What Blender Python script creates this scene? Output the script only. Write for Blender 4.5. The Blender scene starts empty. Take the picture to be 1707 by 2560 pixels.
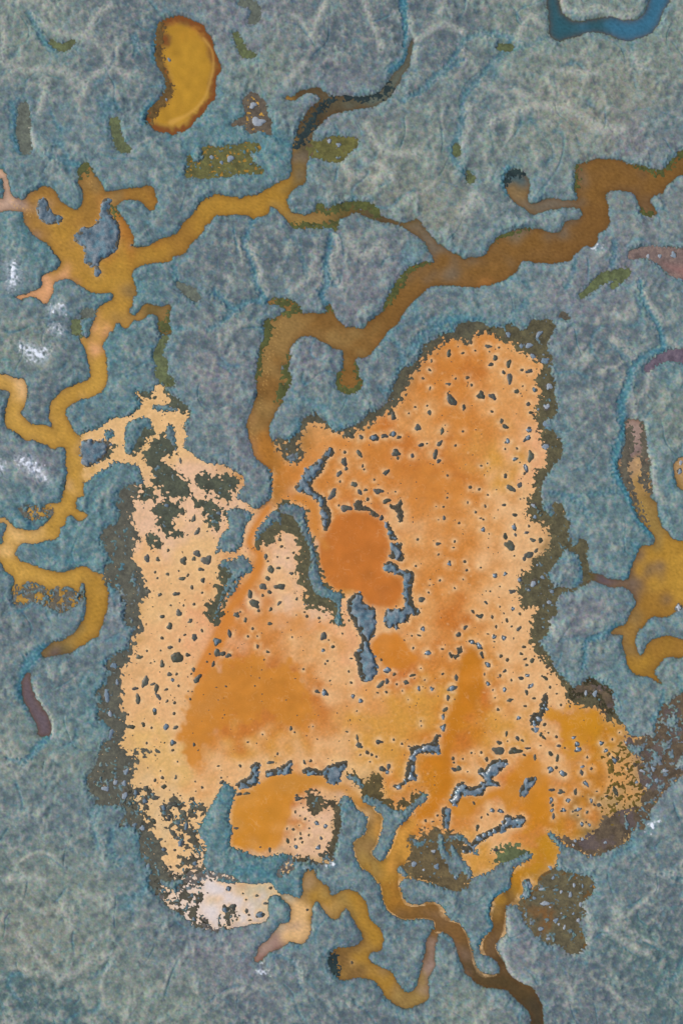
# Salt marsh seen from straight above: tidal creeks and an orange salt pan between grey marsh.
import bpy, math, random
import numpy as np
from mathutils import Vector

# ------------------------------------------------------------------ survey data
# Plan outlines surveyed in 600-unit map sheets; one map unit is 0.1 m on the ground.
OX = {'a': 0, 'b': 554, 'c': 1107}
OY = {'0': 0, '1': 490, '2': 980, '3': 1470, '4': 1960}
S = 600 / 1568.0

def parse(text):
    """'a0 x,y x,y b1 x,y,w' -> list of map points (x, y[, w])."""
    out, ox, oy = [], 0, 0
    for t in text.split():
        if t[0] in 'abc':
            ox, oy = OX[t[0]], OY[t[1]]
        else:
            v = [float(q) for q in t.split(',')]
            out.append((ox + v[0] * S, oy + v[1] * S) + tuple(q * S for q in v[2:]))
    return out

OPS = []
def W(body, text): OPS.append(('w', body, parse(text)))      # open water
def L(text): OPS.append(('l', None, parse(text)))            # firm marsh again
def A(key, text): OPS.append(('a', key, parse(text)))        # algae mat lying in the shallows
def SW(body, text): OPS.append(('sw', body, parse(text)))
def SL(text): OPS.append(('sl', None, parse(text)))
def SA(key, text): OPS.append(('sa', key, parse(text)))

P_OUTER = """b2 345,330 420,320 480,290 520,250 530,190 560,165 610,140 640,170 690,210 720,255 770,260 830,235 880,215 930,190 960,140 1010,130 1060,100 1090,60 1110,10
b1 1110,1270 1150,1200 1180,1130 1250,1110 1300,1040 1330,970 1400,940 1450,905 1520,895
c1 70,900 110,840 180,830 250,825 290,860 370,860 440,840 500,880 550,860 590,810 640,825 690,810 730,860 690,920 670,1010 700,1050 710,1100 700,1160 725,1220 720,1290 740,1360 730,1430 690,1490 720,1560
c2 735,290 770,330 765,420 720,470 690,520 640,590 630,650 640,720 650,770 710,815 745,790 720,740 760,730 790,780 825,850 810,920 850,1010 880,1000 900,960 940,1000 930,1070 950,1180 940,1240 900,1270 850,1300 790,1300 745,1340 730,1410 740,1450 690,1470 690,1540
c3 690,200 690,280 640,330 620,345 640,385 700,460 720,520 760,565 800,610 850,660 900,640 960,590 1030,620 1090,660 1110,720 1100,780 1140,850 1190,920 1230,970 1320,970 1380,960 1400,850 1450,760 1520,720 1640,690 1640,1240 1568,1210 1500,1270 1450,1320 1400,1380 1350,1450 1340,1510
c4 1320,270 1230,310 1210,370 1120,410 1050,440 1000,460 950,470 880,430 800,400 740,340 690,305 672,320 710,370 750,410 755,450 740,490 735,530 740,570 830,580 900,600 960,620 980,700 900,780 930,850 880,900 920,1000 930,1050 890,1100 820,1100 770,1050 680,1040 620,1000 580,950 540,900 510,830 480,790 430,790 410,800 405,900 410,980 345,1040 370,1120 410,1200 440,1250 470,1280 540,1310 590,1340 610,1380 640,1440 655,1500 650,1600 640,1800 575,1800
575,1600 575,1520 530,1460 470,1400 420,1350 350,1335 270,1325 210,1290 150,1230 110,1150 90,1070 50,1000 0,965
b4 1440,965 1410,975 1385,965 1390,920 1370,885 1290,882 1200,885 1130,860 1080,820 1055,760 1045,700 1020,640 970,590 910,540 880,490 865,420 870,370 930,330 955,250 945,200 890,165 860,120 820,72 790,80 765,130 770,250 745,340 725,420 705,490 640,510 520,500 440,460 390,450 330,465 240,475 170,445 110,425 60,405 55,380 77,300 50,230 60,170 85,90 95,55
b3 95,1330 90,1310 40,1275 20,1255
a3 1468,1255 1440,1310 1400,1380 1360,1440 1340,1490
a4 1310,270 1290,340 1340,400 1320,500 1340,560 1260,565 1200,610 1150,640 1020,690 980,640 990,540 940,490 920,430 910,330 880,270 780,270 830,200 800,140 640,130 600,80 580,10
a3 580,1230 620,1180 650,1100 680,1020 740,980 720,900 660,860 640,790 660,700 630,690 700,620 710,560 700,490 760,430 840,400 860,330 880,270 830,230 820,160 840,80 830,10
a2 820,1380 780,1300 690,1230 690,1150 720,1080 690,1020 660,960 690,900 760,850 800,800 760,720 800,640 880,610 940,600 930,540 900,480 860,465 800,462 735,450 715,485 690,500 640,522 600,555 570,585 540,560 545,495 590,492 640,465 690,440 700,400 690,430 640,460 580,492 545,480 530,340 535,310 525,295 560,265 620,250 660,230 700,200 740,175 800,165 850,160 890,125 930,90 915,50 895,10
a1 890,1270 930,1310 990,1305 1010,1260 1030,1235 1070,1240 1090,1290 1115,1330 1100,1360 1020,1360 985,1380
a2 980,95 1010,115 1080,130 1150,125 1210,120 1240,150 1215,190 1200,230 1220,280 1200,330 1200,370 1260,400 1280,430 1350,465 1440,475 1500,500 1550,530
b2 100,515 140,560 145,610 105,660 95,700 150,720 200,755 240,770 300,740 330,650"""

WC = """a0 -300,1080 0,1105 15,1105 45,1150 60,1210 75,1270 110,1300 160,1305 190,1265 250,1240 285,1215 345,1235 375,1275 395,1310 430,1340 470,1365 490,1372 525,1350 545,1310 545,1270 530,1230 515,1195 540,1150 530,1090 560,1072 590,1095 625,1150 660,1190 680,1225 690,1255 740,1250 800,1240 850,1232 900,1225 960,1222 1000,1225 1005,1265 1030,1310 1020,1340 1000,1375 965,1365 935,1330 900,1310 850,1305 800,1315 775,1335 765,1360 785,1400 815,1440 840,1480 865,1530 870,1570 880,1592
a1 870,330 935,332 1000,310 1060,280 1120,265 1160,240 1190,200 1225,150 1265,115 1290,70 1330,30 1380,5 1420,-8 1490,5 1568,20 1568,120 1500,115 1440,118 1395,140 1370,175 1340,190 1330,235 1290,275 1255,300 1230,345 1205,375 1130,392 1120,425 1060,435 1000,440 940,450 895,465 870,490 868,540 885,590 895,640 875,670 868,710 845,740 855,775 885,785 905,760 930,725 960,705 1010,712 1060,720 1112,718 1105,770 1095,830 1110,870 1130,895 1080,905 1045,890 1035,850 1040,800 1010,775 970,775 945,795 910,815 885,808 865,825 830,860 800,850 780,832 750,845 745,880 715,890 695,930 670,980 690,1030 700,1090 705,1160 695,1230 660,1280 620,1305 570,1325 520,1335 470,1360 435,1390 430,1430 450,1470
a2 465,215 490,265 525,295 530,340 520,390 540,450 555,490 600,550 560,580 545,600 545,650 550,680 510,690 490,740 510,770 550,780 570,805 545,835 515,835 480,810 450,805 430,835 430,870 395,890 390,930 360,965 310,970 260,985 210,990 150,985 115,1020 100,1060 130,1100 190,1120 250,1145 320,1165 390,1180 450,1170 500,1150 545,1140 590,1150 610,1170 660,1190 675,1195 690,1250 710,1310 705,1350 700,1420 680,1480 660,1540
a3 640,310 590,335 560,370 515,385 460,425 400,430 350,440 290,450 275,420 310,390 350,350 400,350 440,325 480,300 540,230 560,160 568,90 555,20
a2 550,1255 530,1250 525,1300 500,1305 470,1275 430,1270 400,1290 320,1290 290,1270 230,1245 160,1250 130,1285 90,1320 85,1290 95,1230 80,1200 30,1160 5,1110 -10,1080 -10,1000 20,990 20,940 45,890 40,860 0,850 -300,850 -300,815 0,822 45,830 75,865 110,895 180,900 240,905 280,870 325,835 350,790 330,765 300,750 320,730 370,730 400,715 420,660 430,590 440,520 430,450 430,370 390,360 350,375 310,350 250,330 220,312 185,318 130,285 80,250 40,210 35,150 50,80 65,10
a1 70,1290 40,1265 0,1260 -300,1260 -300,1160 0,1160 50,1170 100,1190 150,1195 175,1225 180,1290 165,1360 140,1410 160,1450 200,1490 250,1490 310,1500 350,1525 340,1490 320,1450 325,1380 350,1330 400,1280 450,1250 530,1220 580,1195 595,1150 580,1090 575,1040 550,985 525,950 520,905 555,920 570,940 590,920 600,860 625,800 640,740 690,700 735,680 740,650 710,632 650,635 590,625 540,600 500,560 450,540 400,545 355,570 350,620 330,660 295,705 260,680 215,655 150,675 100,660 130,650 180,640 250,610 280,580 275,530 320,500 380,470 400,430 370,390 335,340 320,310 260,285 210,240 170,190 150,110 100,95 0,100 -300,100"""
EC = """c0 2000,900 1580,975 1530,1025 1470,1080 1420,1130 1380,1125 1330,1095 1260,1085 1200,1070 1150,1045 1080,1038 1000,1040 930,1065 890,1070 870,1100 870,1170 860,1230 880,1300 890,1360 910,1400 880,1440 830,1440 790,1470 770,1510 740,1525 680,1515 620,1500 540,1495 480,1500 430,1525 380,1545
c1 350,290 310,330 280,380 240,400 180,405 110,410 60,380 20,345 -30,320
b1 1370,350 1385,410 1370,435 1300,440 1240,470 1210,500 1170,540 1140,600 1110,660 1080,720 1040,770 990,800 950,835 915,865 860,855 810,858 770,820 740,780 720,740 710,705 690,720 685,760 640,770 580,765 530,775 515,740 490,700 440,675 370,670 310,685 310,705 380,710 420,740 380,785 320,820 290,870 285,940 255,990 250,1060 240,1140 225,1180 235,1230 225,1320 200,1400 175,1460 160,1530
b2 165,220 175,290 200,350 215,410 245,450 300,490 340,550 345,610 335,670 310,710 260,750 240,775 300,900 500,900 600,700 500,600 520,560 545,510 560,480 500,440 480,465 460,465 420,420 385,370 350,335 315,290 310,210
b1 320,1490 340,1430 370,1380 395,1340 375,1310 385,1240 430,1215 460,1190 400,1165 385,1140 400,1100 450,1075 440,1040 455,980 490,940 540,915 590,915 640,940 690,970 750,995 790,1010 795,1060 790,1130 765,1170 760,1230 780,1270 830,1285 885,1270 920,1240 915,1195 880,1185 880,1150 870,1090 880,1058 920,1055 960,1040 1000,1000 1030,960 1060,920 1090,880 1140,850 1170,790 1200,750 1240,700 1290,650 1350,600 1390,585 1445,580
c1 110,590 200,595 290,580 350,565 410,545 460,500 490,465 520,430 570,425 620,432 700,440 770,430 830,420 850,385 890,360 930,325 970,330 1005,300
c0 1010,1568 1015,1525 1060,1500 1085,1450 1075,1400 1075,1340 1055,1290 1060,1255 1120,1245 1180,1245 1240,1265 1270,1310 1290,1360 1330,1390 1380,1405 1400,1385 1360,1345 1345,1310 1380,1280 1430,1255 1450,1220 1500,1180 1580,1135 2000,1040"""
NC = """b0 -40,1290 60,1295 115,1303 170,1280 230,1270 300,1235 380,1190 440,1160 460,1110 470,1050 490,960 530,900 590,850 580,950 575,1000 560,1060 550,1130 545,1190 500,1215 460,1240 430,1290 430,1340 450,1380 500,1395 560,1400 640,1370 660,1345 690,1370 740,1375 780,1340 820,1325 880,1345 915,1370 960,1335 1000,1350 1025,1385 1040,1415 1120,1435 1170,1455 1230,1450 1275,1435 1300,1450 1310,1480 1350,1520
b1 1390,280 1415,330 1460,345 1510,370 1568,400 1520,450 1400,450 1370,385 1330,310 1280,260 1210,220 1150,185 1080,170 1000,155 930,130 900,110 860,100 820,130 770,150 760,180 740,230 720,180 690,170 650,190 580,185 545,215 520,195 480,205 450,180 420,150 380,110 350,85 320,75 300,110 270,130 210,148 180,125 100,120 -40,120"""
W('pan', P_OUTER)
W('sc', "b4 820,72 900,150 955,190 960,250 935,330 875,370 868,420 885,490 915,540 975,590 1025,640 1050,700 1058,760 1085,815 1135,855 1200,880 1290,876 1370,880 1395,920 1385,965 1440,962 c4 0,965 50,1000 90,1070 110,1150 150,1230 210,1290 270,1325 350,1335 420,1350 470,1400 530,1460 575,1520 575,1600 575,1800 640,1800 650,1600 655,1500 640,1440 610,1380 590,1340 540,1310 470,1280 440,1250 410,1200 330,1260 220,1240 170,1060 130,950 90,910 20,895 -30,850 b4 1400,790 1280,800 1200,790 1165,720 1150,660 1160,560 1200,520 1240,430 1240,370 1300,300 1200,230 1150,330 1130,390 1080,480 1020,500 970,450 1000,400 1030,320 1040,220 1000,180 970,130 900,90")
SW('so', "c4 455,640,110 430,730,80 380,790,70 360,880,80 340,980,80 300,1050,80 330,1130,70 390,1210,80")
W('wc', WC)
W('nc', NC)
SW('nc', "b0 1245,255,8 1228,340,18 1203,430,30 1152,490,46 1110,560,60 1050,630,66 960,665,72 860,675,82 760,680,104 690,700,112 620,750,112 560,830,100 530,910,95 515,980,100 505,1060,95")
SW('nc', "b0 425,640,18 470,645,26 510,615,24 560,598,26 620,595,34 680,640,60")
W('ec', EC)
W('lp', "c0 430,1130 475,1115 520,1130 555,1170 570,1210 550,1260 555,1310 590,1330 650,1310 720,1295 790,1310 880,1310 900,1360 840,1350 760,1360 690,1370 640,1390 590,1395 540,1370 490,1335 440,1290 410,1240 405,1180")
W('cp', "a0 1045,160 1090,125 1150,108 1215,118 1270,140 1320,165 1340,205 1375,235 1395,275 1400,340 1425,385 1440,430 1432,480 1412,510 1410,560 1408,620 1395,650 1365,680 1340,720 1300,765 1270,790 1245,825 1200,855 1150,865 1135,885 1100,868 1050,862 1015,850 985,820 960,790 965,755 990,715 1015,690 1050,660 1075,635 1080,605 1105,580 1108,540 1090,480 1070,445 1030,400 1018,370 1025,295 1065,275 1075,230 1050,205")
W('rp', """c2 1200,190 1260,185 1310,215 1290,280 1300,350 1330,420 1350,480 1350,560 1360,640 1350,690 1400,735 1400,800 1430,880 1460,910 1490,955 1560,975 1620,1000 1620,1380 1550,1400 1525,1430 1480,1465 1430,1470 1380,1465 1340,1490 1310,1530
c3 1275,275 1255,340 1260,390 1280,435 1310,425 1330,370 1380,330 1450,315 1520,320 1600,335 1900,335 1900,455 1600,455 1540,450 1450,455 1410,500 1380,550 1410,600 1440,640 1420,625 1380,600 1330,580 1280,570 1230,545 1200,500 1190,440 1170,380 1165,310 1100,295 1130,260 1190,240 1210,190 1235,150
c2 1255,1390 1255,1350 1220,1300 1180,1275 1100,1275 1040,1255 980,1230 940,1245 915,1230 915,1140 900,1060 850,1030 800,1000 850,1010 880,1000 900,960 940,1000 930,1070 950,1170 1010,1190 1080,1220 1160,1230 1220,1210 1235,1130 1270,1060 1290,1010 1370,1000 1385,960 1360,920 1300,850 1260,790 1230,700 1200,620 1160,540 1140,460 1180,410 1200,330 1190,250""")
W('rq', "c2 1900,400 1580,420 1530,440 1505,490 1520,560 1540,620 1590,650 1900,640")
W('bl', "c0 680,-400 680,-20 690,80 695,160 700,230 745,270 800,255 870,235 950,212 1010,210 1080,225 1150,255 1220,265 1290,245 1340,225 1380,190 1410,150 1430,90 1460,30 1475,-20 1500,-400 1380,-400 1345,-20 1330,60 1290,110 1230,135 1160,130 1080,110 1000,125 900,140 830,130 780,90 755,30 745,-20 740,-400")
W('pu', "a3 190,555 205,620 220,690 255,740 285,800 320,840 330,900 325,960 260,960 250,910 225,860 190,790 155,720 148,660 150,600")
W('bc', """b4 255,1060 300,1020 350,970 380,920 440,900 455,850 450,800 410,760 385,725 440,725 490,745 520,740 530,680 535,600 560,565 590,560 615,570 620,610 660,645 695,680 715,725 735,738 770,700 820,690 880,710 930,760 950,810 965,870 990,905 1030,940 1055,990 1050,1050 1020,1090 970,1100 960,1130 975,1165 1030,1190 1090,1220 1120,1250 1150,1300 1190,1350 1230,1362 1270,1330 1290,1260 1310,1190 1330,1100 1345,1020 1380,950 1415,975 1395,1060 1390,1150 1390,1200 1350,1260 1350,1340 1355,1390 1330,1420 1270,1445 1200,1470 1150,1445 1080,1400 1040,1340 1000,1290 950,1270 880,1265 820,1280 770,1270 730,1220 710,1150 720,1100 760,1070 820,1070 880,1055 920,1020 920,980 890,930 860,880 840,840 810,815 775,850 745,885 700,860 670,820 640,780 620,765 600,800 585,860 580,910 580,960 560,1010 510,1045 450,1030 400,1060 330,1090 280,1130 230,1170 210,1140 240,1100""")
W('sf', """a4 1350,600 1330,640 1260,665 1200,690 1150,710 1100,720 1120,790 1170,810 1230,790 1310,800 1300,840 1330,900 1360,940 1420,950 1480,900
b4 30,950 90,935 180,920 250,910 310,870 300,820 310,740 385,725 345,680 310,645 220,655 130,645 60,650 0,640""")
# --- marsh inside the pan's outline
L("a0 -300,1150 -5,1165 22,1200 34,1250 22,1285 -5,1302 -300,1310")
L("a2 820,230 850,190 920,165 960,160 990,190 1000,260 950,310 930,370 880,400 820,395 815,310")
L("a2 690,250 745,255 740,300 690,320")
L("a2 1090,225 1115,212 1140,240 1150,300 1150,380 1120,370 1085,290")
L("""a2 1480,790 1500,765 1568,745
b2 90,745 130,760 205,790 200,820 170,860 150,920 140,990 110,1030 80,1050 0,1040
a2 1450,1045 1405,1055 1420,1010 1440,940 1490,880""")
L("""b2 0,1095 90,1080 140,1065 180,1100 210,1145 190,1180 150,1200 110,1240 100,1290 60,1330 30,1360 0,1400
a2 1460,1420 1425,1510 1410,1520 1370,1490 1345,1430 1355,1390 1410,1350 1410,1270 1450,1250 1430,1200 1430,1130 1450,1097 1500,1100 1550,1090""")
A('marsh_w', """b2 0,1170 60,1190 90,1240 40,1320 0,1400
a2 1460,1420 1425,1510 1410,1520 1370,1490 1345,1430 1355,1390 1410,1350 1410,1270 1450,1250 1430,1160 1500,1160""")
SL("b2 30,1290,40 60,1230,40 100,1200,30")
SL("a2 1525,1260,34 1470,1300,26 1410,1470,22")
A('mid', """b2 380,730 410,715 470,730 530,750 555,790 560,860 570,910 600,970 625,1030 630,1100 650,1180 670,1240 720,1285 790,1320 780,1400 785,1520 760,1530 720,1500 720,1470 710,1440 640,1410 570,1410 545,1390 550,1290 500,1240 500,1160 490,1100 510,1030 490,970 450,930 390,920 330,980 270,1000 215,1030 225,980 240,910 290,850 340,800 370,770""")
L("b2 380,735 470,732 545,765 556,850 598,975 622,1050 630,1120 658,1240 715,1290 790,1323 780,1400 784,1520 760,1530 735,1500 750,1430 735,1380 700,1350 640,1340 600,1300 565,1230 560,1180 580,1100 565,1010 520,930 500,870 460,820 400,800 375,765")
SL("b2 235,975,24 240,930,40 262,900,50 310,850,60 360,800,60 385,860,24")
SL("b2 560,1390,24")
# central-south tongue and the creek banks
L("""b3 925,1380 960,1370 1010,1380 1065,1400 1110,1440 1150,1450 1200,1440 1260,1360 1300,1335 1340,1340 1335,1390 1270,1440 1230,1490 1200,1530
b4 1140,300 1120,380 1090,440 1060,500 1010,492 980,452 1010,400 1040,320 1050,220 1010,180 980,130 940,100""")
A('south', """b3 815,1230 860,1208 900,1240 930,1275 960,1255 1005,1215 1045,1240 1050,1310 1065,1370 1110,1410 1150,1425 1165,1385 1225,1395 1240,1340 1300,1345 1255,1390 1200,1430 1150,1445 1100,1430 1040,1390 960,1370 925,1385 905,1300 880,1280 830,1250""")
SL("b3 835,1235,40 880,1255,40 915,1295,30")
SL("b3 940,1375,50 1000,1400,60")
A('tongue', "b4 545,60 590,45 650,80 662,112 720,100 765,128 770,200 735,170 690,145 650,185 600,212 570,170")
A('tongue', "b4 770,200 780,260 760,340 740,420 705,495 640,512 520,505 470,470 560,480 640,480 690,430 720,360 735,280 740,200")
SL("b4 620,100,30 600,140,20")
A('mudbed', """b4 1225,370 1250,340 1300,360 1310,300 1345,320 1400,285 1430,320 1500,310 1560,340
c4 130,380 150,455 100,440 60,400 140,545 180,600 150,660 100,690 40,690
b4 1445,660 1380,645 1300,620 1220,600 1190,560 1230,480""")
SL("b4 1430,345,46 1440,430,56 1480,500,64 1530,580,70")
SL("b4 1500,345,30 1560,350,36 1620,400,36 1660,450,36")
SL("b4 1240,360,34 1285,395,44 1330,370,26")
SL("b4 1170,560,52 1200,590,40")
SL("c4 60,420,40 100,500,60 150,560,60 175,590,40")
L("b4 1180,625 1220,612 1300,628 1380,650 1445,668 c4 60,695 150,670 195,612 300,570 380,520 440,560 445,640 430,690 360,730 310,790 310,880 330,940 270,1000 240,1060 250,1110 330,1140 370,1190 365,1240 320,1248 260,1230 215,1190 195,1120 175,1050 155,980 130,940 90,900 20,885 b4 1520,888 1470,870 1450,815 1400,780 1350,775 1280,790 1210,775 1175,720 1160,665")
L("c4 440,600 470,550 560,500 580,460 540,440 490,450 400,500 350,540")
A('green', "c4 325,432 345,415 395,418 400,395 450,400 490,392 520,430 545,445 460,485 385,515 335,512 360,465")
SL("c4 545,650,54 548,720,54 510,740,20")
# --- algae mats of the pan's edges
A('west', """a2 880,605 920,650 880,700 870,770 850,830 880,880 910,940 880,1000 860,1080 890,1130 930,1180 950,1260 980,1300 935,1350 900,1420
a3 900,140 920,200 930,280 870,330 880,400 870,440 840,480 790,560 800,640 790,740 820,850 820,940 790,1010 810,1060 860,1100 900,1130 870,1210 850,1290 860,1330
a4 900,40 870,100 870,180 950,230 980,300 1040,370 1080,440 1060,500 1100,560 1150,600 1200,620 1150,640 1020,690 980,640 990,540 940,490 920,430 910,330 880,270 780,270 830,200 800,140 640,130 600,80 580,10
a3 580,1230 620,1180 650,1100 680,1020 740,980 720,900 660,860 640,790 660,700 630,690 700,620 710,560 700,490 760,430 840,400 860,330 880,270 830,230 820,160 840,80 830,10
a2 820,1380 780,1300 690,1230 690,1150 720,1080 690,1020 660,960 690,900 760,850 800,800 760,720 800,640""")
A('nwest', "a2 1070,290 1150,390 1090,420 1060,470 1130,500 1190,560 1240,600 1230,690 1140,680 1080,680 1050,640 1000,560 980,480 940,400 980,350 1040,290")
A('nwest', "a2 950,250 1000,250 1010,275 960,310 920,375 870,400 900,330")
A('nwest', "a2 1290,540 1340,530 1400,550 1450,540 1500,545 1560,580 1540,620 1510,660 1505,715 1460,700 1400,660 1330,640 1290,600")
A('nwest', "a2 1275,700 1340,700 1400,730 1450,770 1450,830 1430,900 1390,880 1350,840 1330,790 1290,740")
A('nwest', "a2 990,770 1040,730 1110,710 1160,730 1200,790 1160,810 1130,870 1190,930 1200,955 1110,940 1060,900 1030,860 1040,820")
A('nwest', "a2 930,640 960,620 1010,640 1010,690 950,715 920,680")
A('nwest', "a2 980,930 1020,940 1050,1000 1000,1010 960,970")
A('nwest', "a2 1090,0 1140,30 1200,80 1240,130 1200,125 1110,90 1115,50")
A('nwest', "a2 900,20 940,5 1000,10 1005,25 960,40 915,35")
A('nwest', "a2 690,340 720,330 750,355 705,420 680,410")
A('north', "b2 345,330 420,320 480,290 520,250 530,190 560,165 610,140 640,170 690,210 720,255 650,210 580,200 540,250 500,320 530,390 520,430 480,465 430,430 390,390")
A('north', """b2 770,260 830,235 880,215 930,190 960,140 1010,130 1060,100 1090,60 1110,10
b1 1110,1270 1150,1200 1180,1130 1250,1110 1300,1040 1330,970 1400,940 1450,905 1520,895
c1 70,900 110,840 180,830 250,825 290,860 330,890 220,900 160,960 80,930 0,960
b1 1400,1010 1320,1060 1280,1130 1230,1200 1200,1270
b2 1190,0 1160,70 1110,120 1060,150 1000,180 960,220 870,260 830,285""")
SL("b2 455,435,60 490,410,46")
A('east', """c1 290,860 370,860 440,840 500,880 550,860 590,810 640,825 690,810 730,860 690,920 670,1010 700,1050 710,1100 700,1160 725,1220 720,1290 740,1360 730,1430 690,1490 720,1560
c2 735,290 770,330 765,420 720,470 690,520 640,590 630,650 640,720 650,770 710,815 745,790 720,740 760,730 790,780 825,850 810,920 850,1010 880,1000 900,960 940,1000 930,1070 950,1180 940,1240 900,1270 850,1300 790,1300 745,1340 730,1410 740,1450 690,1470 690,1540
c3 690,200 690,280 640,330 620,345 640,385 700,460 720,520 760,565 800,610 850,660 900,640 960,590 1030,620 1090,660 1110,720 1100,780 1140,850 1190,920 1160,890 1070,870 1050,830 1000,780 900,770 820,740 800,690 775,620 735,570 670,490 610,430 590,390 570,330 570,280 590,210
c2 580,1510 590,1460 620,1430 590,1400 530,1420 510,1370 490,1310 500,1250 520,1190 560,1160 590,1100 640,1060 690,1030 700,960 690,920 660,870 600,850 560,820 550,760 560,700 600,660 590,600 600,530 665,480 680,420 670,360 640,290 615,200 600,100
c1 610,1420 610,1360 650,1280 620,1230 610,1190 640,1110 600,1060 530,1030 470,1010 450,960 380,940 330,890""")
L("c2 795,1005 830,1040 890,1060 905,1130 920,1200 890,1260 850,1290 780,1280 730,1265 680,1200 730,1110 770,1060")
SL("c2 650,700,26 665,745,40 700,785,50 725,790,40")
SL("c2 690,190,44 700,225,50 670,235,30")
SL("c1 690,1490,50 710,1470,30")
SL("c1 640,1070,26 665,1080,40")
A('seast', """c3 1200,980 1240,990 1320,980 1390,940 1400,850 1450,760 1520,720 1640,690 1640,1220 1560,1200 1500,1270 1440,1320 1390,1390 1350,1450
c4 1330,270 1230,310 1120,410 1000,460 900,430 800,390 770,350 870,370 950,340 1010,290 1060,220 1110,170 1200,190 1290,150 1320,80 1330,20
c3 1310,1290 1290,1180 1290,1110 1230,1060""")
A('sparse', "c3 1040,1100 1120,1050 1170,1000 1230,1070 1290,1170 1310,1300 1300,1420 1150,1480 1080,1530 1020,1420 1080,1250")
for t in ("c3 1225,1040,44 1260,1060,60 1290,1040,44", "c3 1380,1090,50 1410,1120,50", "c3 1490,880,80 1510,850,60", "c3 1440,1020,30 1480,1000,30", "c3 1570,1120,50 1530,1150,30"):
    SL(t)
A('sbrown', "c4 640,620 700,580 760,560 830,590 900,600 970,620 960,700 900,780 930,850 880,900 910,990 930,1040 890,1100 820,1100 770,1050 680,1040 620,1000 580,950 530,880 510,800 530,770 560,750 620,680")
SA('west', "a3 820,1100,26 880,1078,24 940,1078,20 1035,1065,18")
A('saltmud', "a2 100,1290 180,1260 240,1265 300,1290 420,1290 510,1310 545,1300 540,1360 470,1410 390,1440 320,1400 200,1370 120,1400 70,1340")
A('saltmud', "a2 140,745 200,740 270,755 330,765 345,790 320,830 260,840 190,830 150,790")
A('saltedge', """a4 1340,560 1260,560 1200,600 1150,640 1020,690 1050,740 1110,790 1170,830 1260,850 1320,930 1420,970
1400,930 1330,880 1300,800 1180,800 1110,770 1110,720 1200,690 1320,645 1440,610 1568,640
b4 130,640 60,600 -20,590""")
SL("a4 1230,720,70 1270,760,90 1240,790,60")
SL("a4 1050,650,40 1120,660,60 1180,640,40")
A('saltedge', "b4 370,600 390,540 440,500 480,470 480,500 460,560 400,600")
A('lumps', "a4 1050,110 1180,90 1290,120 1340,160 1290,300 1340,400 1310,540 1220,590 1150,560 1190,440 1130,330 1060,220")
A('lumps', "a4 870,20 1010,60 960,180 1000,260 960,330 900,220 850,150 830,60")
A('lumps', "a4 1000,640 1130,690 1260,660 1340,700 1310,800 1340,900 1280,930 1190,850 1090,790")
A('lumps', "a4 1420,880 1500,800 1568,860 b4 60,800 100,880 20,940")
A('lumps', "b4 640,480 700,400 730,480 690,520 560,510 560,470")
# --- loose algae patches out on the marsh and along creek banks
A('pgold', "a0 1235,1010 1270,1060 1310,1050 1330,1000 1320,970 1380,960 1450,965 1500,940 1550,950 1600,935 1690,945 1700,975 1640,1010 1660,1060 1720,1120 1650,1140 1600,1130 1540,1140 1480,1160 1400,1155 1350,1165 1280,1160 1215,1150 1225,1080")
A('pbrown', "b0 150,640 210,610 260,650 290,690 300,760 325,790 320,850 330,890 250,850 180,870 150,820 70,820 110,780 160,760 150,700")
A('polive', "b0 580,935 640,930 690,900 730,890 790,895 860,900 890,925 880,960 840,990 810,1020 770,1060 700,1055 650,1035 580,1015")
for k, t in enumerate(("b0 95,230,40 130,310,50 150,350,50 205,362,30", "b0 120,20,30 200,30,50 225,80,60 205,135,50", "a0 750,800,60 765,880,60 800,960,60 840,975,30", "a0 340,280,30 410,312,44 480,275,30", "a0 160,700,60 160,800,80 155,880,80 175,970,70", "c0 370,310,36 440,312,36", "c0 165,1130,30 180,1170,54", "c0 90,960,40 88,1000,40", "a1 1170,580,30 1240,630,60 1275,660,60", "a1 500,830,50 505,880,60", "a1 1080,930,40 1030,1040,44 1065,1100,60 1050,1160,60 1110,1220,60", "a1 560,770,60 600,760,40")):
    SA('green' if k not in (1, 4, 8, 11) else 'dull', t)
SA('bank', "b1 1075,715,30 1130,630,40 1180,550,40 1240,480,30 1340,440,16")
SA('bank', "c1 350,290,16 400,262,22 470,238,26 540,215,12")
SA('bank', "b1 775,1160,24 770,1240,34 830,1275,34 900,1240,34 885,1180,20 875,1100,14")
SA('bank', "b1 310,830,60 300,920,40 268,1000,30 255,1080,24 235,1190,24")
SA('bank', "b1 395,1150,20 440,1190,34 370,1330,24 440,1050,20")
SA('bank', "c0 880,1085,20 875,1160,26 868,1240,20")
SA('bank', "c0 1230,1080,14 1330,1105,24 1420,1135,26 1500,1060,28 1580,990,28")
SA('bank', "c0 1290,1380,20 1350,1400,36")
SA('bank', "b0 640,1350,40 690,1390,30 790,1350,50 850,1340,40 960,1350,50 1010,1400,50")
SA('bank', "b1 480,195,30 560,190,30 740,190,36")
SA('bank', "b1 370,690,40 440,700,44 490,740,40 400,780,26")
SA('bank', "b1 700,730,34")
SA('bank', "a0 530,1130,40 560,1090,50 570,1130,40")
SA('bank', "a1 1060,840,50 1085,870,40 1095,780,24")
SA('bank', "a1 740,120,50 730,80,40")
SA('cpbank', "a0 1060,170,50 1040,330,44 1050,400,50 1090,500,26 1110,590,50 1070,660,44 1010,730,60 985,790,40")
SA('rpbank', "c2 1215,230,40 1220,340,60 1190,450,60 1170,490,50 1200,560,60 1230,640,40 1270,740,30 1330,850,20")
SA('rpbank', "c2 1300,220,26 1310,460,50 1310,560,60 1335,640,30")
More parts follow.
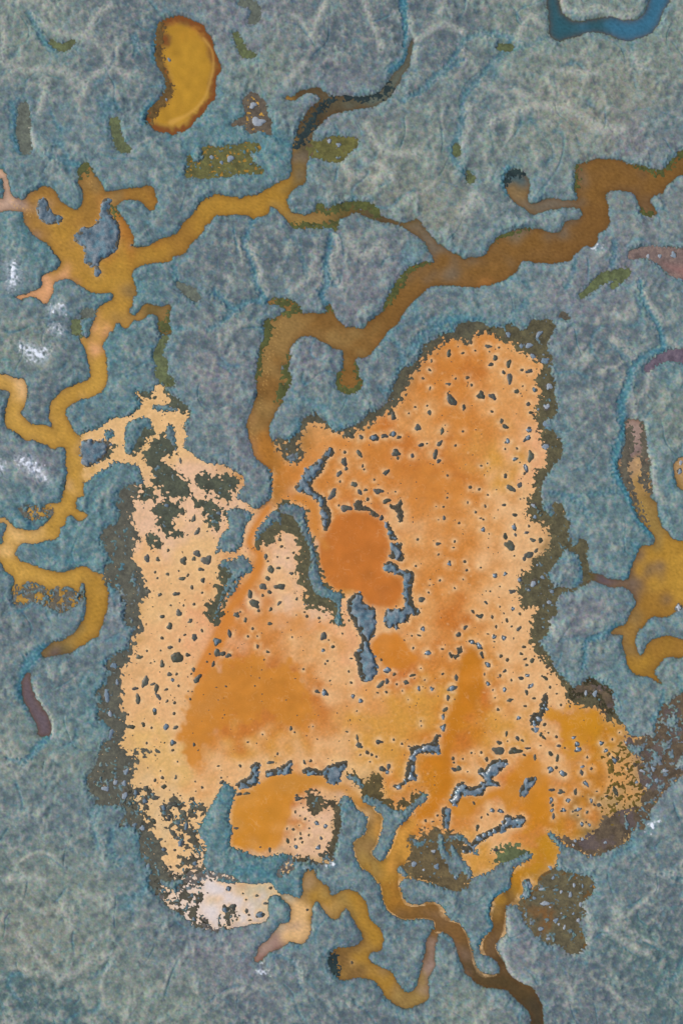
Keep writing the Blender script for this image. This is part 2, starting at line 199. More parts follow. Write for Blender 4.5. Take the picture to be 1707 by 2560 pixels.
SA('mudflat', "c1 1240,380,60 1330,370,70 1420,390,110 1520,430,180 1640,460,230")
SA('green', "c1 900,655,30 960,610,40 1040,540,60 1110,520,60 1200,500,40 1110,590,36")
SA('mudpurple', "c1 1330,1130,36 1390,1080,44 1480,1040,60 1590,1050,90 1700,1050,90")
SA('rpbank', "c1 790,780,40 810,800,30")
SA('seast', "c3 870,680,60 960,650,80 1050,690,80 1080,780,70")

SA('weed_shade', "b0 745,640,20 690,672,34 620,745,44 565,830,56 525,910,56 490,960,30")
SA('weed_shade', "b0 800,640,22 880,650,26 960,640,26 1040,620,36 1110,565,36")
SA('weed_shade', "c0 415,1200,30 430,1150,40 470,1125,44 505,1140,20")  # shadow on the hooked pool's left side, painted as a dark mat
SA('weed_shade', "b4 735,1120,44 728,1170,60 750,1220,50")  # shading at the zigzag creek's round end, painted as a dark mat
# --- islands standing free in the water: (label, outline, dark algae side or not)
ISLANDS = [
 ("kidney shaped grey marsh island in the ochre lagoon at upper left", "a1 250,30 285,15 315,30 325,70 350,110 390,125 412,140 405,170 365,180 325,188 280,170 255,140 240,90", 3),
 ("long grey-teal marsh island with a narrow north tip between two ochre creek arms", "a1 675,25 710,15 735,30 715,80 740,140 775,175 785,230 780,320 755,360 715,395 660,425 640,450 600,460 570,450 550,410 555,360 530,315 490,300 485,270 510,240 535,205 590,205 630,180 655,140 660,80", 3),
 ("square grey marsh island between the two pale pink side branches of the left creek", "a2 540,320 580,312 630,315 690,315 740,340 715,365 700,410 670,440 620,470 580,493 548,480 530,430 524,390", 4),
 ("Y shaped grey island with dark algae edges at the creek fork above the round pool", "b2 475,630 520,570 545,510 600,470 640,440 670,400 700,360 730,365 730,410 690,440 670,500 640,540 600,580 590,620 630,660 680,690 690,740 720,790 715,830 705,870 682,908 662,895 650,810 640,740 620,710 560,670", 6),
 ("grey island with green-brown edge curving round the right side of the round pool", "b2 1060,1130 1090,1105 1150,1130 1160,1165 1210,1160 1260,1195 1240,1300 1250,1360 1260,1400 1300,1430 1270,1460 1230,1460 1220,1500 1150,1520 1165,1560 1120,1540 1070,1540 1065,1460 1080,1420 1160,1415 1200,1390 1185,1320 1190,1220 1150,1190 1070,1170", 7),
 ("long narrow grey island hanging below the round pool with brown mud inside", "b2 825,1360 870,1315 915,1315 925,1370 960,1395 1003,1420 1005,1550 b3 1005,300 970,340 970,390 1000,450 1020,530 1000,580 960,615 910,605 890,540 880,480 862,430 890,400 915,340 890,290 870,250 845,200 822,160 820,80", 9),
 ("thin dark mud bar with two grey humps above the bottom left pool", "b3 290,1195 340,1180 400,1160 450,1120 465,1140 450,1170 470,1200 430,1220 370,1220 290,1238", 6),
 ("dark mud bar widening into a grey hump above the bottom left pool", "b3 525,1190 560,1170 620,1180 650,1195 690,1160 760,1140 810,1125 825,1150 800,1190 780,1220 770,1275 700,1280 670,1230 620,1225 540,1215", 7),
 ("grey island with a dark upper arm at the left end of the bottom left pool", "b3 95,1280 130,1250 180,1230 190,1200 190,1160 230,1135 255,1160 240,1210 240,1270 190,1300 140,1310 100,1300", 6),
 ("L shaped grey mud bar with a wet shiny ridge in amber water", "b3 1230,1040 1300,1025 1370,1005 1390,970 1410,955 1430,965 1410,1010 1430,1060 1420,1085 1340,1080 1280,1085 1265,1130 1260,1200 1280,1250 1220,1265 1180,1300 1150,1320 1120,1300 1120,1285 1160,1280 1190,1250 1200,1200 1210,1150 1230,1080", 5),
 ("branching grey island with a shiny crest right of the southern creek fork", "c3 60,1340 90,1280 140,1270 150,1300 220,1290 270,1250 230,1220 230,1185 270,1190 300,1140 350,1120 390,1120 430,1130 400,1170 350,1220 320,1250 360,1270 370,1295 290,1300 250,1360 180,1355 120,1360 90,1420 50,1410 40,1385", 5),
 ("short oval grey island tilted to the upper right in amber water", "c3 500,1310 550,1250 590,1230 615,1235 600,1280 570,1310 540,1360 500,1360", 4),
 ("long low grey bar climbing to the upper right below the branching grey island", "c4 500,285 440,285 390,310 330,330 270,370 220,400 190,440 150,450 120,430 120,400 170,400 220,340 300,300 380,260 400,210 430,200 460,220 500,200 535,215 530,260", 5),
 ("narrow upright grey island beside the southern creek, between the branching island and the brown mud", "b4 1435,170 1460,143 1480,160 1500,180 1490,230 1485,280 1440,285 1440,220", 4),
 ("upright dark mud bar with a shiny grey spine west of the amber bay", "c3 640,740 650,700 680,690 685,760 660,820 640,860 620,900 570,890 570,840 600,810 630,820 625,780", 8),
 ("dark olive crescent islet left of the amber channel head", "c3 100,385 125,390 125,420 105,440 95,460 50,455 35,430 45,420 70,440 95,425 88,400", 3),
 ("dark arc of mud along the upper right rim of the round pool", "b2 865,720 900,705 920,715 920,745 960,750 1000,785 1030,800 1020,820 980,810 960,780 930,775 870,770", 3),
 ("dark boomerang islet right of the round pool's upper rim", "b2 1100,750 1145,735 1160,710 1180,710 1175,760 1190,800 1180,845 1165,852 1145,825 1140,785", 3),
 ("narrow dark islet standing on the right rim of the round pool", "b2 1070,855 1092,855 1120,910 1150,960 1100,965 1085,920", 5),
 ("grey and olive islet above the green-edged island by the round pool", "b2 1105,990 1140,985 1185,990 1170,1030 1195,1080 1170,1110 1130,1090 1090,1083 1105,1040", 6),
]
# --- small islets: sheet then x,y,radius; optional h (lies flat), t (upright), d / u (leans down / up to the right), g (grey top), w (pale tussock)
ISLETS = """
c1 36,1028,18 130,1026,11 208,1010,9 295,982,15h 302,1016,8 342,1058,20t 316,1102,16h 428,1092,18t 397,1154,15d 435,1195,23t 560,1145,17 514,1136,11 160,1186,13 82,1194,9 38,1228,13h 188,1234,10 475,1278,16 518,1243,7 245,1305,23 325,1311,22d 52,1332,30d 30,1290,9t 135,1375,16t 318,1408,11 380,1475,16t 402,1505,18d 127,1538,10 595,1268,16g 558,1530,19g 12,1498,5 98,985,6 365,990,8 183,955,13 585,1045,17w 428,905,18w 625,900,22wu 560,975,22wh 510,980,14w 660,1075,24wh 690,1240,20w 675,1380,18w 690,1490,28w 620,1395,8w
b1 1357,1137,12 1370,1078,10t 1314,1192,9 1526,1192,11 1484,1228,14h 1360,1255,10t 1342,1370,9 1264,1378,9 1356,1412,14t 1120,1437,20 1276,1517,21 1440,1535,17t 1220,1421,7 1460,1498,5
b2 1262,98,9 1445,258,18t 1460,215,5 912,297,17 992,302,26g 1057,287,17h 1120,278,20g 1160,297,13h 838,280,24h 1420,340,18u 1392,410,22t 1415,450,14 1527,348,10 1305,347,14h 1338,338,8h 1140,400,24 1150,430,12t 1245,420,14 900,403,19d 805,392,12 797,455,24t 812,500,13t 768,533,17 772,585,10 920,485,11t 928,505,8 1074,525,18u 998,573,8 870,605,19 900,650,17d 938,640,12h 1026,646,22h 954,698,13 1474,546,10 1133,652,6 1070,715,20h 1105,745,14 1400,748,5 1445,750,9 1452,825,14t 1415,835,6 1547,858,11 1472,688,8 1278,965,11 1410,992,14h 1520,975,10 1512,1016,8 1415,1062,8 1483,1122,15g 1425,1228,9 1522,1283,8 1350,1308,9 1302,1357,20 1268,1135,9 1314,1548,15g 1357,1262,5 810,757,26h 765,740,10 1045,822,15 725,665,26u
b2 365,1078,8 470,1050,10 430,1085,9h 388,1010,12 380,965,12 290,1070,17t 303,1105,10 328,1160,23 375,1150,12h 460,1185,13h 385,1270,24h 265,1270,24 298,1215,16 310,1305,15 187,1315,19t 270,1330,12 375,1380,15u 490,1353,12t 210,1380,30d 240,1430,12 322,1420,14 98,1458,17 122,1435,8 157,1485,14t 488,1458,6 540,1438,8 556,1463,12 636,1476,12 313,1513,14 203,1546,12 875,1528,14 830,1492,10
a2 1290,915,19u 1268,830,18t 1240,840,7 1355,910,6 1100,1030,12 1065,990,9 1290,1050,22 1268,1088,14 1357,1100,28 1195,1102,22 1310,1157,17h 1228,1195,12 1193,1220,17h 1322,1230,17t 1255,1278,13 1322,1312,9 1050,1322,14 1145,1320,18h 1095,1190,13h 1170,1168,7 1015,1175,10 1030,1217,8 1270,1388,12 1117,1393,8 1200,1395,9 1175,1448,22 1245,1498,15 1060,1468,17h 1110,1535,22t 960,1085,24 1030,1095,15 970,1300,15 1195,797,11
a2 700,290,10 1490,820,8g 1430,790,18g 1090,740,18g 920,700,8 1180,450,14t
a3 1320,278,12 1268,325,19 1210,305,10u 1175,338,12t 1058,326,13 1150,455,36 1110,390,16h 1225,438,14 1062,503,18t 985,490,7 1012,480,6 910,453,16h 963,410,8 1050,408,7 1265,530,15 1250,562,9 1285,600,26u 1155,560,11 1105,565,14 1128,600,13g 948,615,26t 1000,628,13h 1022,660,18t 1035,708,17d 905,725,22t 885,655,16h 1168,636,9 1243,727,10 1232,675,6 1257,675,6 1090,662,12h 1093,740,11 1143,748,12 1010,800,18tg 1138,822,12 1085,910,22g 1147,912,15 938,888,15 992,912,10 852,908,17h 838,825,9 1127,1012,20g 1127,1060,13 960,1013,10 1268,1020,12t 1160,1135,7 1050,1195,6 1063,1238,12 1013,1257,12t 1150,1240,12t 1073,1298,15 1275,1265,7 1320,1303,10 1280,1328,6 1135,1350,8 1178,1357,8h 1425,1163,9h 1445,1240,9 1445,1272,13u 1500,297,18t 1418,348,24g 1418,420,24t 1455,432,17h 1495,437,18h 1370,430,8 1393,495,13t 1352,482,9 1545,178,15 1478,643,8 955,1315,18 1010,1370,22h 890,1340,20g 1070,1440,24g 1110,1430,18 1140,1410,22h 1000,1520,20h 945,1390,20g 880,1545,18g 1105,1500,16t 1200,1470,22 1250,1450,16 1300,1410,5 1190,1520,14t 750,505,20w 768,620,16wt 720,820,16w 690,1310,20w 755,1270,18wt 815,1360,24wt 715,960,30w 700,700,26wt 825,1200,18w 810,1275,18w
a4 1180,390,20g 1143,433,11 1240,418,8 1070,430,16g 1130,320,20d 1160,355,14 1218,270,22gt 1080,560,14 1115,540,12 875,265,16w 935,290,18w 970,540,18wt 1110,600,14 1270,520,18g 1260,480,12 1325,350,14w
b3 52,297,17t 172,317,10 233,315,7 236,381,13 300,418,12h 460,323,8 668,317,25 700,340,8 727,383,13h 660,410,13g 690,477,10 677,495,8 534,532,9 278,467,7 30,642,9 28,438,28h 830,544,10 706,606,7 845,618,11d 672,684,22g 620,676,14h 857,709,14g 908,737,16g 882,803,6 452,920,12t 476,942,7 597,906,5 218,640,7 247,588,6 262,535,5 173,1007,9 268,958,8 123,1162,11 365,1083,9 315,1140,17h 540,1140,12t 580,1130,11 820,940,9h 885,980,15t 897,1030,18 1022,1003,20h 950,1075,14 980,1090,12 1010,1103,9 905,1090,7 970,1135,7 1123,993,9 1175,1018,9 1222,1035,8h 1040,466,11 1085,535,23hg 1130,562,12 1245,570,14h 1203,612,17 1040,630,20u 1080,610,16 1075,680,12 1020,685,8h 1143,628,10 1180,672,7 1285,657,14tg 1373,660,13g 1325,600,7 1443,562,9 1300,524,6 1217,729,5 1250,392,9t 1240,312,7 1288,310,11h 1315,268,15g 1345,422,20hg 1437,398,9h 1530,585,15t 1505,655,24ug 1480,715,15t 1465,790,16u 1445,840,14tg 1445,912,19g 1300,870,6 1303,900,7t 1090,1165,18t 1045,1180,22 1080,1200,15g 845,460,10h 868,435,10 788,297,8 205,265,12 170,320,8 313,235,12 240,150,11 1510,1110,13 1515,1140,9 1520,1188,16 1550,1180,18 1190,340,7 1575,1115,9 120,1345,14h 160,1342,14h
c3 278,92,12d 242,186,18h 196,156,11d 320,192,11t 280,20,6 308,22,8 370,122,7 454,137,13g 395,165,7 415,210,13 503,172,11 448,250,9 344,252,11 490,270,16u 397,325,15g 335,320,14g 335,350,7 460,328,7t 293,300,7h 143,258,14u 100,307,17h 190,352,17g 235,378,20dg 252,435,15t 293,503,20dg 375,443,13 420,467,13 270,565,9t 292,623,14g 325,665,7 373,570,11t 403,543,13u 445,603,10t 402,662,15tg 437,731,14h 338,718,7 358,793,11 525,385,14 510,430,11g 535,465,11u 580,475,16t 547,503,12h 635,475,7 678,517,13 510,590,16h 548,572,14hg 645,575,9g 672,592,14d 697,645,11g 575,640,17ug 545,680,14t 592,720,11h 743,690,8 768,763,11 827,773,9 538,770,11h 491,848,14g 660,893,13 605,925,20g 635,960,14t 655,975,12d 740,973,13 687,946,8 413,950,13t 485,980,15d 515,995,12h 420,1000,7 755,1030,12h 795,1046,8 365,1065,34h 370,1012,16h 465,1065,28h 550,1048,13h 530,1090,11d 597,1105,14t 637,1030,7h 700,1080,16d 745,1112,16t 708,1188,21g 780,1215,21dg 738,1172,13 850,977,15hg 873,1015,16g 882,1056,20g 1033,1015,14g 1060,1062,14g 1085,1085,10 1118,1125,20dg 1140,1110,14 910,1168,13g 905,1205,15t 932,1278,17dg 940,1107,10t 968,1180,11 1104,988,9 1150,945,7 863,1337,14t 708,1320,14h 770,1332,17h 708,1385,17tg 715,1420,11t 710,1452,13g 720,1495,15t 815,1386,15g 785,1453,14g 882,1447,17hg 845,1462,8 940,1462,12g 967,1386,13g 1015,1420,15 985,1415,10d 1068,1360,11g 1130,1340,18t 1133,1408,10g 877,1485,8g 905,1542,14g 955,1548,13g 932,1530,8g 1003,1328,7 202,1408,11d 318,1450,15g 375,1457,15g 290,1480,9 250,1498,8t 225,1560,16t 125,1115,8d 185,1078,8 250,1075,11t 160,1200,7 285,1120,14 245,1195,18 1075,852,7g 1195,1010,8w 930,690,16wt 990,690,18wt 855,700,10gt 845,680,8g 1250,1155,14 1330,1290,12w 1390,1260,14w 1450,1195,14wh 1370,1180,14w 1300,1195,12wh 1260,1270,10w 1205,1180,8 1120,1320,15t
c2 420,325,19g 405,372,9 482,370,11 470,437,14g 575,420,26t 578,435,18g 540,495,20tg 532,530,11 557,245,18g 550,300,19ug 407,545,14t 440,628,24d 503,610,16 127,257,10 82,348,9 248,482,9h 290,465,6 180,625,13 235,637,13 292,672,8 350,638,6 28,546,10 160,722,10t 275,745,11t 400,738,12h 213,785,10 472,803,13h 100,858,10 335,822,6 245,825,8h 262,832,9 260,900,15g 463,885,20tg 470,930,12g 300,927,6 545,918,12h 405,945,16 588,970,18h 635,965,16 440,1010,30d 465,1070,8 560,1065,24 530,1090,16t 605,1040,14u 70,977,8 67,1017,8 143,1108,12 38,1122,15 155,1162,12 245,1147,8 338,1198,16g 405,1188,13g 515,1165,10 500,1228,16g 130,1225,6t 75,1283,6 370,1270,7 307,1305,8 447,1302,16h 590,742,15w 600,815,12w 560,875,10 500,460,7 505,700,6 528,695,6 555,1290,14g 520,1250,11 590,1250,24w 665,355,20wg 620,115,9w 675,100,14w 590,150,10g 555,80,14h 570,135,12h 650,1210,12w 705,1300,14w 690,1375,14w 600,600,8 615,1130,8w 1545,1410,14w 1545,520,16w 1550,462,12w
b4 480,180,11t 512,208,7 532,155,7 545,228,12t 470,297,12 427,290,9t 505,270,5 572,290,8 568,333,10 515,325,10t 515,352,11 480,360,9 525,380,10 432,370,14t 487,412,15tg 622,252,16dg 678,275,16g 650,355,12g 632,415,17g 98,290,13h 315,430,12t 255,412,7h 500,95,18h 490,75,10 230,728,12h 160,755,8 165,830,14t 180,855,10 250,850,24g 140,715,7 290,780,12h 320,680,14 45,680,18g 20,820,24g 70,800,20 100,885,8 185,890,10h 850,1165,11t 558,822,10 1330,240,10 1380,245,8h 1410,205,9 1255,520,18w 1400,540,16w 1385,440,14w 1320,560,9w
c4 555,660,28wt 545,725,22w 660,780,22wh 720,610,13wt 830,715,15wt 770,705,10w 735,890,16w 755,915,8w 790,940,13wt 632,947,17w 850,848,9w 770,845,8w 700,545,12w 640,685,13wh 895,790,14wt 860,370,11wg 910,360,9wg 855,660,12wt 910,665,10wt 700,805,8w 595,745,12w 540,860,9w 690,1010,12wh 850,400,9w 1060,380,10w 965,470,10wt 880,890,14w 220,290,18t 225,350,8 340,430,16h 80,610,16g 370,175,12g 320,170,15g
a0 1107,392,11wt 1088,650,8wt 1505,1035,22w 1385,1028,12w 1450,1060,12w
b0 765,945,14w 705,918,16w 205,685,24w 235,800,34wh
a1 640,495,30g 565,905,24gt 865,322,11h 90,670,8h
c1 1335,395,12w 1415,393,12w 1505,385,18w 1550,550,12w
"""
islets = []
_ox = _oy = 0
for t in ISLETS.split():
    if t[0] in 'abc':
        _ox, _oy = OX[t[0]], OY[t[1]]
        continue
    xs, ys, rs = t.split(',')
    fl = ''.join(ch for ch in rs if ch.isalpha())
    r = float(''.join(ch for ch in rs if not ch.isalpha()))
    x, y, r = _ox + float(xs) * S, _oy + float(ys) * S, r * S
    if all(math.hypot(x - q[0], y - q[1]) > 0.75 * max(r, q[2]) and math.hypot(x - q[0], y - q[1]) > 3.5 for q in islets):
        islets.append((x, y, r, fl))
# ------------------------------------------------------------------ plan raster
CELL = 2.0
X0, Y0 = -160.0, -160.0
NX, NY = 1014, 1441
U = 0.1                                   # metres per map unit
MX, MY = 853.5, 1280.0                    # map centre
def wx(x): return (x - MX) * U
def wy(y): return (MY - y) * U
GX = X0 + CELL * np.arange(NX)
GY = Y0 + CELL * np.arange(NY)

def smooth_poly(pts, n=4):
    p = np.array([q[:2] for q in pts]); m = len(p)
    out = []
    for i in range(m):
        a, b, c, d = p[i - 1], p[i], p[(i + 1) % m], p[(i + 2) % m]
        for k in range(n):
            t = k / n
            out.append(0.5 * (2 * b + (c - a) * t + (2 * a - 5 * b + 4 * c - d) * t * t + (3 * b - a - 3 * c + d) * t ** 3))
    return np.array(out)

def fill(poly):
    """even-odd fill on the grid"""
    m = np.zeros((NY, NX + 1), bool)
    g = (poly - [X0, Y0]) / CELL
    for (xa, ya), (xb, yb) in zip(g, np.roll(g, -1, axis=0)):
        if ya == yb: continue
        if ya > yb: xa, ya, xb, yb = xb, yb, xa, ya
        r0, r1 = max(0, math.ceil(ya)), min(NY - 1, math.ceil(yb) - 1)
        if r1 < r0: continue
        r = np.arange(r0, r1 + 1)
        c = np.clip(np.ceil(xa + (r - ya) * (xb - xa) / (yb - ya)), 0, NX).astype(int)
        m[r, c] ^= True
    return np.logical_xor.accumulate(m, axis=1)[:, :NX]

def smooth_line(pts, n=5):
    p = np.array(pts); m = len(p)
    if m < 2: return p
    q = np.vstack([2 * p[0] - p[1], p, 2 * p[-1] - p[-2]])
    out = []
    for i in range(1, m):
        a, b, c, d = q[i - 1], q[i], q[i + 1], q[i + 2]
        for k in range(n):
            t = k / n
            out.append(0.5 * (2 * b + (c - a) * t + (2 * a - 5 * b + 4 * c - d) * t * t + (3 * b - a - 3 * c + d) * t ** 3))
    return np.array(out + [p[-1]])

def stroke_field(pts, reach=0.0):
    """distance outside a stroke of varying width (map units, negative inside)"""
    p = smooth_line(pts)
    f = np.full((NY, NX), 1e3, np.float32)
    if len(p) == 1: p = np.vstack([p, p])
    for a, b in zip(p[:-1], p[1:]):
        rm = max(a[2], b[2]) / 2 + reach + 6
        c0 = max(0, int((min(a[0], b[0]) - rm - X0) / CELL)); c1 = min(NX, int((max(a[0], b[0]) + rm - X0) / CELL) + 2)
        r0 = max(0, int((min(a[1], b[1]) - rm - Y0) / CELL)); r1 = min(NY, int((max(a[1], b[1]) + rm - Y0) / CELL) + 2)
        if c1 <= c0 or r1 <= r0: continue
        xx, yy = np.meshgrid(GX[c0:c1], GY[r0:r1])
        dx, dy = b[0] - a[0], b[1] - a[1]
        t = np.clip(((xx - a[0]) * dx + (yy - a[1]) * dy) / max(dx * dx + dy * dy, 1e-6), 0, 1)
        d = np.hypot(xx - a[0] - t * dx, yy - a[1] - t * dy) - (a[2] + t * (b[2] - a[2])) / 2
        f[r0:r1, c0:c1] = np.minimum(f[r0:r1, c0:c1], d)
    return f

def edt(mask, R):
    """distance (map units) of every cell to the nearest True cell, capped"""
    big = 1e4
    n = mask.shape[1]
    idx = np.arange(n)
    last = np.maximum.accumulate(np.where(mask, idx, -10 ** 6), axis=1)
    nxt = np.minimum.accumulate(np.where(mask, idx, 10 ** 6)[:, ::-1], axis=1)[:, ::-1]
    g = np.minimum(idx - last, nxt - idx).astype(np.float32)
    g = np.minimum(g, R + 1) ** 2
    out = g.copy()
    for k in range(1, R + 1):
        out[k:] = np.minimum(out[k:], g[:-k] + k * k)
        out[:-k] = np.minimum(out[:-k], g[k:] + k * k)
    return np.sqrt(np.minimum(out, (R + 1) ** 2)) * CELL

FX = np.fft.rfftfreq(NX)[None, :]
FY = np.fft.fftfreq(NY)[:, None]
def blur(a, s):
    s = s / CELL
    return np.fft.irfft2(np.fft.rfft2(a) * np.exp(-2 * (math.pi * s) ** 2 * (FX ** 2 + FY ** 2)), s=(NY, NX)).astype(np.float32)
def sdf(mask, R=30):
    d = edt(~mask, R) - edt(mask, R)
    return blur(np.where(mask, d - CELL / 2, d + CELL / 2), 1.8)
def noise(seed, lam, width=0.55, ax=1.0, ang=0.0):
    """band-limited noise with wavelength lam (map units), unit deviation; ax > 1 stretches it along ang"""
    w = np.random.default_rng(seed).standard_normal((NY, NX)).astype(np.float32)
    ca, sa = math.cos(ang), math.sin(ang)
    u, v = FX * ca + FY * sa, -FX * sa + FY * ca
    k = np.sqrt((u * ax) ** 2 + v ** 2) * lam / CELL
    a = np.fft.irfft2(np.fft.rfft2(w) * np.exp(-(np.log(np.maximum(k, 1e-4)) / width) ** 2), s=(NY, NX))
    return (a / a.std()).astype(np.float32)
def fractal(seed, lam, p=1.5):
    w = np.random.default_rng(seed).standard_normal((NY, NX)).astype(np.float32)
    k2 = (FX ** 2 + FY ** 2) * (lam / CELL) ** 2
    a = np.fft.irfft2(np.fft.rfft2(w) * (1 + k2) ** (-p / 1.0), s=(NY, NX))
    return (a / a.std()).astype(np.float32)
def sstep(a, b, x):
    t = np.clip((x - a) / (b - a), 0, 1)
    return t * t * (3 - 2 * t)
def lin(c):
    c = np.asarray(c, np.float32) / 255
    return np.where(c <= 0.04045, c / 12.92, ((c + 0.055) / 1.055) ** 2.4).astype(np.float32)
def mixc(a, b, t): return a + (b - a) * np.asarray(t)[..., None]

BODIES = []
AKEYS = []
lab = np.full((NY, NX), -1, np.int16)
alg = np.full((NY, NX), -1, np.int16)
DEFAULT_WATER = {'cpbank': 'cp', 'rpbank': 'rp', 'mudflat': 'mp', 'mudpurple': 'mq', 'pgold': 'gp', 'pbrown': 'bp', 'polive': 'nc', 'green': 'gq', 'dull': 'gr',
                 'bank': 'ec', 'saltmud': 'wc', 'saltedge': 'sf', 'weed_shade': 'nc'}
for kind, key, pts in OPS:
    m = fill(smooth_poly(pts)) if kind in 'wla' else stroke_field(pts) < 0
    if kind in ('w', 'sw'):
        if key not in BODIES: BODIES.append(key)
        keep = (m & (lab >= 0)) if key in ('sc', 'so') else m if key in ('cp', 'bl', 'pu', 'rp', 'rq', 'lp', 'sf') else m & (lab < 0)
        lab[keep] = BODIES.index(key)
    elif kind in ('l', 'sl'):
        lab[m] = -1; alg[m] = -1
    else:
        if key not in AKEYS: AKEYS.append(key)
        dw = DEFAULT_WATER.get(key, 'pan')
        if dw not in BODIES: BODIES.append(dw)
        lab[m & (lab < 0)] = BODIES.index(dw)
        alg[m] = AKEYS.index(key)
lump = 0.7 * noise(201, 46, 0.7) + 0.6 * noise(202, 22, 0.7)
for key, th in (('seast', 0.05), ('west', 0.45), ('east', 0.85), ('nwest', 0.95), ('sbrown', 0.75), ('north', 1.3), ('pgold', 1.1), ('polive', 1.5), ('saltmud', 0.4), ('saltedge', 1.0), ('mudbed', 1.2), ('lumps', 0.75)):
    m = (alg == AKEYS.index(key)) & (lump > th)
    if key == 'nwest': m &= edt((lab >= 0) & (alg < 0), 14) > 5
    if key == 'seast': m &= (GX[None, :] > 1107 + 1180 * S)
    if key == 'east': m &= edt(~(lab == BODIES.index('pan')), 12) > 0; m &= edt((lab == BODIES.index('pan')) & (alg < 0), 14) > 16
    if key == 'north': m &= edt((lab == BODIES.index('pan')) & (alg < 0), 14) > 12
    if key == 'west': m &= edt((lab == BODIES.index('pan')) & (alg < 0), 14) > 14
    lab[m] = -1; alg[m] = -1
island_masks = [(lb, fill(smooth_poly(parse(t))), rim) for lb, t, rim in ISLANDS]
for lb, m, rim in island_masks:
    lab[m & (lab < 0)] = BODIES.index('wc' if 'ochre' in lb or 'left creek' in lb else 'pan')
    alg[m] = -1

# ------------------------------------------------------------------ relief
n4, n7, n12, n22, n40, n80, n160 = (noise(10 + i, l) for i, l in enumerate((4.5, 8, 13, 24, 44, 90, 190)))
nstr = noise(31, 9, 0.5, 2.6, 1.15)           # fine streaks combed by the tide
frag = fractal(5, 60, 0.9)
ragged = 1.5 * n12 + 1.0 * n7
land = lab < 0
by_pan = np.clip(blur((lab == BODIES.index('pan')).astype(np.float32), 22) * 3 + blur((alg >= 0).astype(np.float32), 10) * 2, 0, 1)
ragged = ragged * (0.40 + 0.6 * by_pan) + 1.6 * n40 * (1 - by_pan) * 0.5
d_land = sdf(land) + ragged
inland = sstep(2, 30, d_land)
alg_any = alg >= 0

VEINS = [(t, dep) for dep, t in (
 (1.0, "b0 1180,-60,70 1182,0,62 1190,100,52 1200,200,40 1195,300,30 1185,400,35 1090,470,40"), (.6, "b0 1568,400,40 1400,500,46 1300,600,46 1180,660,40"),
 (.6, "c0 0,470,36 100,330,40 150,260,40 300,230,40 450,250,36"), (.6, "c0 450,260,36 330,400,40 200,560,44 130,650,44 120,800,44 60,1000,50 90,1080,40 170,1170,30"), (.4, "c0 680,240,30 560,300,30 450,330,30"),
 (.4, "c0 1230,260,30 1230,400,36 1270,480,30"),
 (.7, "b1 220,140,34 150,300,36 180,380,36 210,480,40 230,580,40 290,690,44"), (.7, "b1 290,690,40 180,690,36 90,750,40 0,830,40 -80,880,30"), (.7, "b1 -60,640,30 0,670,34 80,745,40"),
 (.8, "b1 720,240,40 700,350,44 680,450,44 690,560,50 650,650,50 690,710,40"), (.4, "b1 480,280,26 540,460,26 560,560,26"), (.6, "c1 -100,830,60 20,810,70 130,800,60 260,810,40"), (.6, "b1 1230,1010,80 1330,900,70 1440,840,60"), (.5, "b1 1110,900,30 1180,1060,50 1140,1160,40"),
 (.5, "c1 540,700,50 470,770,44"), (.7, "c1 1120,300,44 1110,400,44 1095,470,34"), (.9, "c1 1280,560,34 1300,680,34 1360,780,36 1410,880,40 1430,990,46 1330,1040,50 1240,1110,50 1200,1250,56 1160,1350,60 1165,1450,60"),
 (1., "c2 1160,170,56 1170,260,50 1130,360,50 1120,480,54 1140,570,54 1180,640,50 1230,720,60 1290,850,60 1350,940,40"), (.5, "c1 1100,980,30 1190,1060,36 1230,1130,36"), (.4, "c2 1170,640,30 1000,665,30 850,680,26"), (.5, "c2 700,660,30 850,690,36 940,800,30"),
 (.7, "c2 890,1080,40 900,1180,40 860,1260,40"), (.7, "c2 1240,1000,40 1270,1040,40 1225,1160,40 1190,1210,40"),
 (.8, "c3 1130,250,40 1030,310,44 930,350,40 925,450,30 910,520,26"), (.5, "c3 930,350,36 860,330,30 780,340,30"), (.7, "c3 1430,680,40 1420,780,44 1360,860,44"),
 (.7, "a0 190,80,40 240,180,44 290,270,46 350,335,40"), (.7, "a0 1050,160,40 1010,280,40 1000,400,30"), (.8, "a0 1000,680,50 945,740,44 940,800,36"), (.7, "a0 85,680,40 95,800,50 90,900,44 130,1000,40"), (.7, "a0 310,1010,36 420,1055,44 520,1085,44"), (.4, "a0 1190,930,26 1230,1010,26"), (.6, "a0 880,250,60 900,350,50"),
 (.6, "a1 1140,470,36 1160,560,36 1230,600,26"), (.6, "a1 1400,610,30 1480,690,36 1540,750,50"),
 (.9, "a3 300,390,80 210,460,90 160,560,70 130,680,50 170,780,30"), (.9, "a3 320,960,50 250,1040,50 200,1100,40 140,1130,34 60,1110,30"), (.4, "a2 230,960,40 400,1100,50 560,1100,40"),
 (.9, "c4 425,685,40 330,745,56 305,860,50 325,930,40 260,1010,50 250,1060,50 320,1130,44"), (.5, "a4 600,170,36 620,300,40 640,400,30"), (.4, "a4 740,1130,30 700,1200,30 600,1250,30"), (.5, "b4 330,1110,30 440,1140,30 500,1200,30 520,1330,26"), (.4, "c4 1560,1150,50 1480,1280,50 1400,1330,40"), (.5, "c4 1420,560,40 1540,620,40"), (.7, "b4 705,1150,40 740,1240,30 800,1290,26"), (.8, "c0 420,1110,60 395,1190,50 420,1270,40"), (.6, "c1 860,400,26 850,480,36 800,600,40"),
 (.5, "a4 740,300,60 720,420,60 800,520,50"), (.6, "b4 100,560,60 220,560,80 330,600,60"), (.5, "b0 260,860,30 380,920,30 460,960,24"), (.4, "b2 400,60,50 560,60,60 700,120,50"))]
vein = np.zeros((NY, NX), np.float32)
